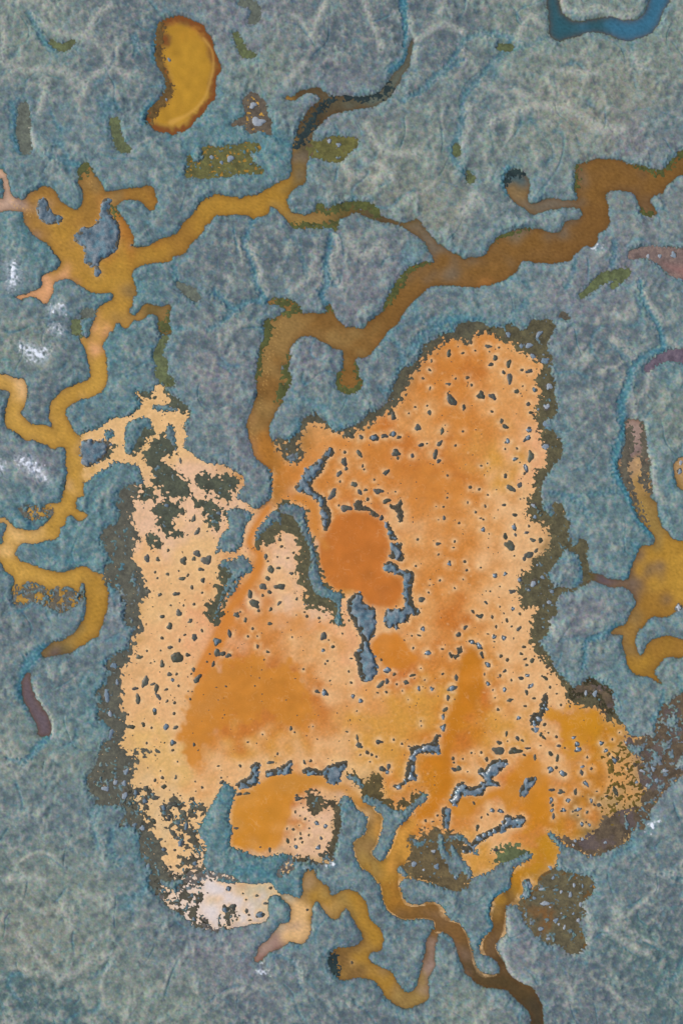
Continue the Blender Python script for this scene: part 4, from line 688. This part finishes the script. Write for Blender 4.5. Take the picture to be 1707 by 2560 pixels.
fila = np.exp(-(noise(82, 60, 0.9) / 0.10) ** 2) * sstep(0, 1, noise(83, 90)) + 0.7 * np.exp(-(noise(84, 26, 0.8, 1.8, -0.6) / 0.12) ** 2) * sstep(0.2, 1.2, noise(85, 70))
wcol = mixc(wcol, shallow, 0.20 * np.clip(fila, 0, 1) * pan_like)
lineb = np.exp(-((d_shore - 5.5) / 1.7) ** 2) * sstep(0.1, 1.1, np.roll(n40, 150, 1) + 0.4 * n12)
# foam-like pale mud ripples in a few creek reaches
foam = sstep(0.75, 1.9, noise(80, 9, 0.35) ) * 0.5
for t in ("b1 400,800,40 345,930,60 300,1100,90 270,1250,80 250,1380,70", "b1 190,1470,70 200,1560,70 b2 230,300,60", "b2 210,830,60 190,950,70 170,1050,50", "a0 100,1330,120 200,1400,90", "b4 480,960,60 420,1000,60", "b4 1100,640,60", "c2 1340,830,70 1270,640,60", "a0 600,1190,80"):
    f = foam * (1 - sstep(-20, 4, stroke_field(parse(t), 10)))
    wcol = mixc(wcol, lin((226, 178, 100)), f)
# crescent pond: brown rim shelving to an ochre floor
ci = lab2 == BODIES.index('cp')
wcol = np.where(ci[..., None], mixc(lin((128, 76, 34)) + 0 * wcol, wcol, sstep(3, 17, d_shore + 2 * n22)), wcol)
wcol = np.where((ci & (d_shore > 12))[..., None], mixc(wcol, lin((189, 141, 40)) * (1 + 0.03 * n40)[..., None], 0.75 * sstep(12, 26, d_shore)), wcol)
line = stroke_field(parse("a0 1330,250,14 1385,330,14 1395,430,12 1375,530,14 1330,650,16 1240,740,18 1120,800,40"), 8)
wcol = np.where(ci[..., None], mixc(wcol, lin((214, 164, 78)), 0.6 * (1 - sstep(-5, 4, line))), wcol)
for k, c in (('gq', (90, 92, 52)), ('gr', (94, 100, 92)), ('mp', (120, 104, 94)), ('mq', (108, 96, 104))):
    if k in BODIES: wcol[lab2 == BODIES.index(k)] = lin(c)
sb = edt(alg == AKEYS.index('sbrown'), 5) < 8
wcol[sb] = lin((112, 86, 50))
wcol = wcol.clip(0.01, 0.92)
zero = np.zeros((NY, NX), np.float32)
WATER_INFO = dict(
 pan=('salt_pan', 'broad orange brine of the salt pan with pale shallows'), wc=('tidal_creek', 'ochre tidal creek winding down the left side'),
 nc=('tidal_creek', 'olive brown creek coming down from the top centre and forking'), ec=('tidal_creek', 'wide brown creek crossing from the right edge to the pan'),
 lp=('creek_pool', 'small hooked olive pool with a teal left rim'), cp=('pond', 'crescent shaped ochre pond with a brown rim at upper left'),
 sc=('tidal_creek', 'brown southern creek forking below the pan and leaving at the bottom edge'), so=('tidal_creek', 'narrow dark creek leaving the bottom right corner of the pan'),
 rp=('pond', 'ochre pond and its feeder creeks at the right edge'), rq=('pool', 'dark pool cut by the right edge'), bl=('channel', 'blue channel at the top right corner'),
 pu=('pool', 'long purple grey pool at lower left'), bc=('tidal_creek', 'zigzag ochre creek at the bottom centre'), sf=('salt_flat', 'white and pale pink salt flat at lower left'),
 mp=('mud_water', 'pinkish brown muddy water near the right edge'), mq=('mud_water', 'dull purple mud water at the right edge'), gp=('puddle', 'golden puddles in an olive algae patch'),
 bp=('puddle', 'gold puddles in the brown patch below the crescent pond'), gq=('puddle', 'olive puddles in the green patches of the marsh'), gr=('puddle', 'dull shallow puddles among marsh grass'))
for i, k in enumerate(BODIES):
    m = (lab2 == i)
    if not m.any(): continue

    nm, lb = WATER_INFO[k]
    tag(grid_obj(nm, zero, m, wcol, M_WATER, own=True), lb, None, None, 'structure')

# ------------------------------------------------------------------ algae mats
ALG_INFO = dict(
 west=((92, 91, 78), 1, 'grey-olive algae mat along the left shore of the orange pan'), nwest=((80, 84, 68), 2, 'dark grey-olive algae patches between the pale pink branches at left'),
 marsh_w=((84, 84, 64), 2, 'dark algae fringe on the small marsh point left of the southern stream'), mid=((92, 88, 64), 1, 'olive mud inside the hooked marsh left of the round pool'),
 north=((88, 84, 66), 1, 'dark fringe along the upper left shore of the orange pan'), east=((94, 88, 64), 1, 'brown-olive algae mat along the right shore of the orange pan'),
 seast=((98, 84, 66), 2, 'brown muddy marsh right of the amber bay'), sparse=((106, 88, 40), -5, 'thin olive algae flecks in the amber bay'),
 sbrown=((100, 92, 68), 3, 'brown mud patch dotted with pale tussocks at lower right'), south=((94, 82, 52), 1, 'dark mud above the southern creek fork'),
 tongue=((88, 80, 60), 0, 'dark mud rim of the speckled salt shallows at bottom centre'), mudbed=((104, 90, 62), 2, 'brown mud bed enclosed by thin grey bars right of the southern creek'),
 saltmud=((98, 92, 78), -4, 'speckled mud beside the left creek bend'), saltedge=((104, 98, 90), -3, 'speckled mud round the white salt flat'),
 weed_shade=((42, 56, 56), 0, 'dark weed along the upper creek, painted shade in the hooked pool and zigzag creek'),
 lumps=((86, 82, 68), 0, 'ragged mud clods at the lower left corner of the pan'),
 pgold=((100, 98, 56), 1, 'olive and gold algae patch left of the upper creek'), pbrown=((98, 88, 74), 1, 'brown ring shaped mud patch right of the crescent pond'),
 polive=((104, 101, 56), 1, 'smooth olive algae patch beside the upper creek'), green=((96, 104, 70), 0, 'small green algae patches scattered over the marsh'), dull=((98, 104, 92), -1, 'dull grey-green wet hollows in the upper left marsh'),
 bank=((84, 88, 48), 0, 'green algae strips along the brown creek banks'), cpbank=((104, 80, 42), -1, 'olive algae along the left rim of the crescent pond'), rpbank=((96, 90, 76), 0, 'grey mud lining the narrow feeder creek at right'),
 mudflat=((124, 106, 98), 1, 'pinkish brown mud flat at the right edge'), mudpurple=((108, 96, 106), 0, 'purple grey mud strip at the right edge'))
fl1, fl2, fl3 = noise(91, 30, 1.0), noise(92, 12, 0.7), noise(93, 26, 0.8)
murk = 0.6 * noise(94, 60, 1.0) + 0.5 * noise(95, 14, 0.9)
firm = land & (alg < 0)
d_open = edt((lab >= 0) & (alg < 0), 14)
for i, k in enumerate(AKEYS):
    m = alg == i
    col, off, lb = ALG_INFO[k]
    reach = edt(m, 8)
    d = sdf(m | (firm & (reach < 14)) | (alg_any & (reach < 14)), 16)
    f = np.minimum(d, 9) + off + 3.6 * fl1 + 2.8 * fl2 + 0.4 * n4
    if k in ('sparse', 'saltmud', 'saltedge', 'pgold', 'pbrown'): f = np.minimum(d, 5) + off + 1.5 + 5.0 * fl3 + 2.4 * fl2 + 0.4 * n4
    if k in ('west', 'nwest', 'marsh_w', 'north', 'sbrown', 'mid'): f = np.minimum(d, 9) + off + 5.0 * fl3 + 2.4 * fl2 + 0.4 * n7
    if k in ('polive', 'green', 'dull'): f = np.minimum(d, 6) + off + 0.5 + 4.2 * fl3 + 2.8 * fl2
    if k == 'saltmud': f = np.minimum(d, 4) - 2.6 + 5.5 * noise(99, 44, 0.8) + 3.0 * fl2
    if k == 'sparse': f = np.minimum(d, 3) - 4.8 + 2.0 * fl2 + 4.2 * np.roll(fl1, 200, 0) + 2.8 * noise(96, 18, 0.6, 2.0, -0.7)
    if k == 'lumps': f = np.minimum(d, 4) - 3.0 + 6.0 * noise(97, 44, 0.8) + 3.2 * noise(98, 16, 0.6) + 1.2 * n7
    if k not in ('sparse', 'lumps', 'saltmud', 'saltedge', 'pgold', 'pbrown'): f = np.where(d_open > 14, np.maximum(f, 1.6 + 0.8 * n7), f)
    z = np.clip(0.010 * f, -0.06, 0.035) + 0.006 * (n7 + n4) * (f > -2)
    a = np.tile(lin(col), (NY, NX, 1)).reshape(NY, NX, 3)
    a = mixc(a, lin((np.array(col) * (1.22, 1.22, 1.16)).clip(0, 255)), 0.7 * sstep(0, 1.6, murk))
    a = mixc(a, lin(np.array(col) * 0.72), 0.6 * sstep(0, 1.6, -murk))
    if k == 'mudflat':
        a = mixc(a, lin((172, 118, 108)), 0.8 * (1 - sstep(-40, 12, stroke_field(parse("c1 1440,440,20 1500,470,60 1600,500,110"), 20))))
    if k == 'seast': a = mixc(a, lin((104, 92, 96)), 0.45 * sstep(0, 1.5, n80 + 0.4 * n22))
    if k == 'sbrown': a = mixc(a, lin((136, 92, 44)), 0.8 * (1 - sstep(-30, 14, stroke_field(parse("c4 560,830,60 680,850,100 650,950,70"), 20) + 5 * n22)))
    if k in ('saltmud', 'saltedge'): a = mixc(a, lin((116, 138, 142)), 0.6 * sstep(0.2, 1.2, n22))
    o = grid_obj('mud_flat' if 'mud' in k or k in ('seast', 'sbrown') else 'algae_mat', z, (reach < 9) & (f > -2.5), a, M_ALGAE)
    tag(o, lb, 'mud' if o.name.startswith('mud') else 'algae', None, 'stuff')
# ------------------------------------------------------------------ free-standing islands (grass top on a mud skirt)
def empty(name, x, y):
    o = bpy.data.objects.new(name, None); o.location = (wx(x), wy(y), 0); o.empty_display_size = 0.3; link(o); return o

dark_mud = lin((76, 70, 52))
MUD_SIDE = (None, None, (0, -1), (0, -1), (0, -1), (0, 1), (1, 0), (1, 0), (1, 0), (1, 1), (1, 0), (1, -1), (1, 0), (0, 1), (1, 1), 'all', 'all', 'all', (0, -1), (-1, -1))
for ii, (lb, m, rim) in enumerate(island_masks):
    d = sdf(m, 20) + 0.6 * ragged
    rr, cc = np.nonzero(m)
    cx, cy = GX[cc].mean(), GY[rr].mean()
    root = tag(empty('marsh_island', cx, cy), lb, 'island', 'marsh islands standing in the creeks and the pan')
    org = (wx(cx), wy(cy))
    zs = np.clip(0.045 * d, -0.10, 0.12) + 0.012 * n7
    cs = np.tile(dark_mud, (NY, NX, 1)) * (1 + 0.16 * n12 + 0.1 * n7)[..., None]
    sk = grid_obj('mud_skirt', zs, d > -3, cs, M_MUD, org, root)
    side, gm = MUD_SIDE[ii], m
    if side == 'all': rim = 60
    elif side:
        k = max(2, int(round(rim * 0.45)))
        for q in range(1, k + 1): gm = gm & np.roll(m, (side[0] * q, side[1] * q), (0, 1))
    e = sdf(gm, 20) + 2.2 * n22 + 1.2 * n12 - (1.5 if rim < 40 else 60)
    if e.max() > 2:
        wet = rim >= 5
        zt = np.where(e > -4, 0.02 + 0.05 * np.clip(e, -4, 2) + 0.26 * sstep(0, 8, e) + humps * 0.9 * sstep(0, 6, e), -0.2)
        gt = gcol * 0 + mixc(mixc(lin((104, 120, 128)) + 0 * gcol, lin((138, 146, 150)), 0.8 * t2), lin((62, 84, 98)), 0.7 * t3)  # crests lighter, hollows darker: relief shading painted in as on the marsh
        gt = mixc(gt, teal2, 0.35 * t1) * (1 + 0.1 * n4)[..., None]
        grid_obj('grass_top', zt, e > -3, gt.clip(0.01, 0.9), M_WET if wet and cx > 850 and cy > 1650 else M_GRASS, org, root)

# ------------------------------------------------------------------ islets and tussocks
def blob(rng, r, fl, h, rings=5, segs=28, rough=0.12, dome=3.2):
    """low ragged mound grown from a few overlapping lobes, its skirt under water"""
    ax, th = 1.0, rng.uniform(0, 6.28)
    for ch, v in (('h', 0.0), ('t', math.pi / 2), ('d', -0.75), ('u', 0.75)):
        if ch in fl: ax, th = 1.35, v + rng.uniform(-0.2, 0.2)
    lobes = [(0.0, 0.0, r * rng.uniform(0.66, 0.86))]
    for k in range(rng.randint(2, 4)):
        a = rng.uniform(0, 6.28); q = r * rng.uniform(0.5, 0.95)
        lobes.append((q * math.cos(a) * (1.25 if ax > 1 else 1), q * math.sin(a) * (0.7 if ax > 1 else 1), r * rng.uniform(0.36, 0.62)))
    ph = [rng.uniform(0, 6.28) for _ in range(5)]
    rad = []
    for s in range(segs):
        a = 2 * math.pi * s / segs; c, d = math.cos(a), math.sin(a); best = 0.3 * r
        for x, y, q in lobes:
            b = x * c + y * d; disc = b * b - (x * x + y * y - q * q)
            if disc > 0: best = max(best, b + math.sqrt(disc))
        best *= 1 + rough * (0.5 * math.sin(5 * a + ph[0]) + 0.4 * math.sin(8 * a + ph[1]) + 0.4 * math.sin(11 * a + ph[2]))
        rad.append(best)
    rad = [(rad[s - 1] + 4 * rad[s] + rad[(s + 1) % segs]) / 6 for s in range(segs)]
    co, fa = [(0, 0, h)], []
    for k in range(1, rings + 1):
        t = k / rings
        for s in range(segs):
            a = 2 * math.pi * s / segs
            R = rad[s] * t * 1.2
            x, y = R * math.cos(a) * math.sqrt(ax), R * math.sin(a) / math.sqrt(ax)
            z = h * (1 - t ** dome) * (1 + 0.22 * math.sin(3 * a + ph[3]) * t) - 0.09 * max(0, t - 0.8) / 0.2
            z += rng.uniform(-1, 1) * 0.05 * h * (1 - t)
            co.append((x * math.cos(th) - y * math.sin(th), x * math.sin(th) + y * math.cos(th), z))
    for s in range(segs): fa.append((0, 1 + s, 1 + (s + 1) % segs))
    quads = []
    for k in range(rings - 1):
        for s in range(segs):
            a, b = 1 + k * segs + s, 1 + k * segs + (s + 1) % segs
            quads.append((a, a + segs, b + segs, b))
    return co, fa, quads

def make_blob(name, geo, cols, mat, parent=None, loc=None):
    co, tri, quads = geo
    me = bpy.data.meshes.new(name); me.from_pydata(co, [], tri + quads)
    me.polygons.foreach_set('use_smooth', np.full(len(me.polygons), True))
    at = me.color_attributes.new('Col', 'FLOAT_COLOR', 'POINT')
    at.data.foreach_set('color', np.c_[np.tile(cols, (len(co), 1)), np.ones(len(co))].astype(np.float32).ravel())
    me.materials.append(mat); me.update()
    o = bpy.data.objects.new(name, me); link(o)
    if parent: o.parent = parent
    if loc: o.location = loc
    return o

# landmarks that islets are described by: name, map x, y
f_ = 1 / 0.9185
MARKS = [(n, x * f_, y * f_) for n, x, y in (
 ("the round orange pool", 820, 1260), ("the Y shaped island", 720, 1120), ("the L shaped bar", 950, 1755), ("the branching grey island", 1110, 1800), ("the curved green-edged island", 925, 1370),
 ("the long narrow island", 850, 1480), ("the small orange pool", 905, 1500), ("the bottom left pool", 600, 1870), ("the speckled salt shallows", 710, 1890), ("the thin mud bar", 645, 1775),
 ("the dark boomerang islet", 985, 1135), ("the pan's top tip", 1120, 780), ("the dark crescent islet", 1045, 1495), ("the amber channel head", 1080, 1560), ("the upright shiny bar", 1235, 1640), ("the amber bay", 1380, 1740), ("the short oval island", 1210, 1795),
 ("the long low bar", 1140, 1920), ("the right shore notch", 1280, 1240), ("the pink left shallows", 450, 1270), ("the upper pink branches", 400, 1100), ("the left algae shore", 330, 1600), ("the dark left basin", 560, 1640), ("the left marsh point", 500, 1400),
 ("the narrow southern stream", 590, 1290), ("the hooked grey marsh", 690, 1330), ("the brown creek mouth", 660, 1060), ("the white salt flat", 530, 2060), ("the lower brown mud", 1240, 2090), ("the right brown marsh", 1500, 1760), ("the crescent pond", 430, 180), ("the ochre lagoon", 160, 560),
 ("the gold algae patch", 510, 375), ("the right edge pond", 1520, 1310), ("the zigzag creek", 830, 2160), ("the pan's lower left corner", 430, 1880), ("the pinkish mud flat", 1530, 590), ("the pan's right shore", 1240, 930), ("the bay's olive shore", 1420, 1930), ("the upper creek", 720, 330),
 ("the pale pan centre", 700, 1480), ("the yellow pan middle", 900, 1650), ("the upper pan middle", 980, 1110), ("the pale right shallows", 1170, 1330), ("the lower right shore", 1290, 1560), ("the brown mud bed", 1000, 2020))]
def where(x, y):
    n, mx, my = min(MARKS, key=lambda q: math.hypot(q[1] - x, q[2] - y))
    dx, dy = x - mx, my - y
    dist = math.hypot(dx, dy)
    if dist < 18: return n, 'at'
    k = int(round(math.atan2(dy, dx) / (math.pi / 4))) % 8
    dirs = ('right of', 'right above', 'above', 'left above', 'left of', 'left below', 'below', 'right below')[k]
    return n, ('just ' if dist < 50 else '' if dist < 95 else 'well ') + dirs
def shape_word(fl): return 'wide' if 'h' in fl else 'upright' if 't' in fl else 'right-falling' if 'd' in fl else 'right-rising' if 'u' in fl else 'round'

order = sorted(range(len(islets)), key=lambda i: -islets[i][2] * (1.25 if islets[i][3] else 1))
dark_ids = [i for i in order if 'w' not in islets[i][3]]
keep = set(dark_ids[:300]) | {i for i in order if 'w' in islets[i][3]}
wet_side = lambda x, y: x > 1020 and y > 1050 or (x > 780 and y > 1480)
entries = []
for i in sorted(keep):
    x, y, r, fl = islets[i]
    size = 'large' if r > 8 else 'mid-sized' if r > 6 else 'small' if r > 4.6 else 'tiny'
    n, w = where(x, y)
    entries.append([i, size, n, w])
from collections import defaultdict
def text(i, size, n, w):
    fl = islets[i][3]
    if 'w' in fl: return f'{size} {shape_word(fl)} pale grey tussock {w} {n}'
    top = 'grey-topped' if 'g' in fl else 'dark'
    return f'{size} {shape_word(fl)} {top} mud islet {w} {n}'
by = defaultdict(list)
for e in entries: by[text(*e)].append(e[0])
labels = {}
ordn = ('first', 'second', 'third', 'fourth', 'fifth', 'sixth', 'seventh', 'eighth')
for t, ids in by.items():
    if len(ids) == 1: labels[ids[0]] = t; continue
    xs = [islets[i][0] for i in ids]; ysv = [islets[i][1] for i in ids]
    horiz = max(xs) - min(xs) >= max(ysv) - min(ysv)
    ids = sorted(ids, key=lambda i: islets[i][0] if horiz else islets[i][1])
    for k, i in enumerate(ids):
        if len(ids) == 2: pos = ('left', 'right')[k] if horiz else ('upper', 'lower')[k]; labels[i] = f'{pos} of two, ' + t
        else: labels[i] = f'{ordn[k]} from {"left" if horiz else "top"}, ' + t

rng = random.Random(7)
speck_co, speck_f = [], []
for i, (x, y, r, fl) in enumerate(islets):
    R = r * U
    if i not in keep:
        h = 0.06 + 0.10 * R
        co, tri, quads = blob(rng, R, fl, h, 3, 12, 0.16)
        b = len(speck_co)
        speck_co += [(wx(x) + p[0], wy(y) + p[1], p[2]) for p in co]
        speck_f += [tuple(b + q for q in f) for f in tri + quads]
        continue
    pale_t = 'w' in fl
    big = r > 4.6
    if pale_t:
        col = mixc(lin((112, 130, 142)), lin((158, 164, 168)), rng.random())
        h = 0.12 + 0.14 * R
    else:
        q = rng.uniform(-8, 16); col = lin((74 + q, 72 + q, 56 + q + rng.uniform(-6, 10)))
        h = 0.08 + 0.11 * R
    nm = 'marsh_tussock' if pale_t else 'mud_islet'
    grp = 'pale tussocks in the mud' if pale_t else 'dark mud islets dotting the salt pan'
    cat = 'tussock' if pale_t else 'islet'
    loc = (wx(x), wy(y), 0)
    wet = wet_side(x, y)
    if not big:
        o = make_blob(nm, blob(rng, R, fl, h, 4, 16), col, M_GRASS if pale_t else (M_WET if 'g' in fl else M_MUD), None, loc)
        tag(o, labels[i], cat, grp); continue
    root = empty(nm, x, y); tag(root, labels[i], cat, grp)
    if pale_t:
        make_blob('mud_skirt', blob(rng, R * 1.12, fl, 0.09), lin((86, 78, 62)), M_MUD, root)
        make_blob('grass_top', blob(rng, R * 0.95, fl, h), col, M_GRASS, root)
    else:
        make_blob('mud_mound', blob(rng, R, fl, h * (0.6 if 'g' in fl else 1)), col, M_WET if 'g' in fl and wet else M_MUD, root)
        if 'g' in fl or r > 6.5:
            g = 'g' in fl
            cc_ = lin((112, 128, 138)) if g else lin((92, 98, 88))
            o = make_blob('grass_top', blob(rng, R * (0.72 if g else 0.5), fl, h + 0.06 + (0.10 * R if g else 0), 5, 20, 0.16, 2.0 if g else 3.0), cc_, M_WET if g and wet else M_GRASS, root)
            o.location = (rng.uniform(-.12, .12) * R, rng.uniform(-.12, .12) * R, 0)
# swarm of still smaller specks toward the algae shores
me = bpy.data.meshes.new('mud_specks')
prng = np.random.default_rng(3)
dens = (np.exp(-alg_d / 11.0) + 0.06 * sstep(0.2, 1.2, n80)) * (lab == BODIES.index('pan')) * (alg < 0) * (d_shore > 6) * (d_isl > 4) * sstep(-0.4, 1.2, n40)
dens *= (1 - 0.75 * ((GX[None, :] > 1250) & (GY[:, None] > 1720)))
dens *= np.clip(1 - 2 * deep, 0, 1)
pr = (dens / dens.sum()).ravel()
for q in prng.choice(NX * NY, 600, replace=False, p=pr):
    x, y = GX[q % NX] + prng.uniform(-1, 1), GY[q // NX] + prng.uniform(-1, 1)
    R = U * prng.uniform(0.9, 2.2)
    co, tri, quads = blob(rng, R, rng.choice(['', 'h', 't', 'd', 'u', '']), 0.05 + 0.1 * R, 3, 10, 0.3)
    b = len(speck_co)
    speck_co += [(wx(x) + p[0], wy(y) + p[1], p[2]) for p in co]
    speck_f += [tuple(b + k for k in f) for f in tri + quads]
me.from_pydata(speck_co, [], speck_f)
me.polygons.foreach_set('use_smooth', np.full(len(me.polygons), True))
at = me.color_attributes.new('Col', 'FLOAT_COLOR', 'POINT')
at.data.foreach_set('color', np.tile(np.append(lin((82, 72, 50)), 1), (len(speck_co), 1)).astype(np.float32).ravel())
me.materials.append(M_MUD)
specks = bpy.data.objects.new('mud_specks', me); link(specks)
tag(specks, 'tiny dark mud specks scattered through the orange pan', 'mud', None, 'stuff')

# ------------------------------------------------------------------ white patches lying on the marsh, whiter toward the middle
for lb, t, off in WHITE_PATCHES:
    pts = parse(t)
    f = -stroke_field(pts, 14) * 0.5 + off - 1.6 - 1.0 + 3.6 * n22 + 2.6 * n12 + 1.0 * n7
    f = np.where(stroke_field(pts, 14) < 12, f, -9)
    m = f > 0
    if not m.any(): continue
    rr, cc = np.nonzero(m)
    base = np.maximum(ground, 0.02)
    z = base + np.clip(0.010 * f, -0.03, 0.03)
    cs = mixc(gcol, lin((232, 238, 244)), sstep(-1.0, 10.0, f))
    o = grid_obj('white_patch', z, f > -1.5, cs, M_WHITE)
    tag(o, lb, 'salt patch', 'white patches on the marsh')

# ------------------------------------------------------------------ light and camera
EL, AZ = math.radians(42), math.atan2(-0.97, 0.22)          # sun from the left, a little above
sun_dir = Vector((math.sin(AZ) * math.cos(EL), math.cos(AZ) * math.cos(EL), math.sin(EL)))
world = bpy.data.worlds.new("World"); scene.world = world; world.use_nodes = True
wn = world.node_tree
sky = wn.nodes.new('ShaderNodeTexSky'); sky.sky_type = 'NISHITA'; sky.sun_disc = False
sky.sun_elevation = EL; sky.sun_rotation = AZ % (2 * math.pi); sky.air_density = 1.0; sky.dust_density = 3.0; sky.ozone_density = 1.0
wn.links.new(sky.outputs[0], wn.nodes['Background'].inputs['Color'])
wn.nodes['Background'].inputs['Strength'].default_value = 0.15
ld = bpy.data.lights.new('sun', 'SUN'); ld.energy = 1.5; ld.angle = math.radians(11); ld.color = (1.0, 0.95, 0.88)
lo = bpy.data.objects.new('sun', ld); lo.rotation_euler = sun_dir.to_track_quat('Z', 'Y').to_euler(); lo.location = sun_dir * 300; link(lo)
cam = bpy.data.cameras.new('camera'); co_ = bpy.data.objects.new('camera', cam); link(co_)
H = 190.0
cam.sensor_fit = 'VERTICAL'; cam.sensor_height = 24.0
cam.lens = 24.0 * H / (2560 * U)
cam.clip_end = 12000; cam.clip_start = 1.0
co_.location = (0, 0, H)
scene.camera = co_
vs = scene.view_settings
vs.view_transform = 'Standard'; vs.look = 'None'; vs.exposure = 0.05; vs.gamma = 1.0
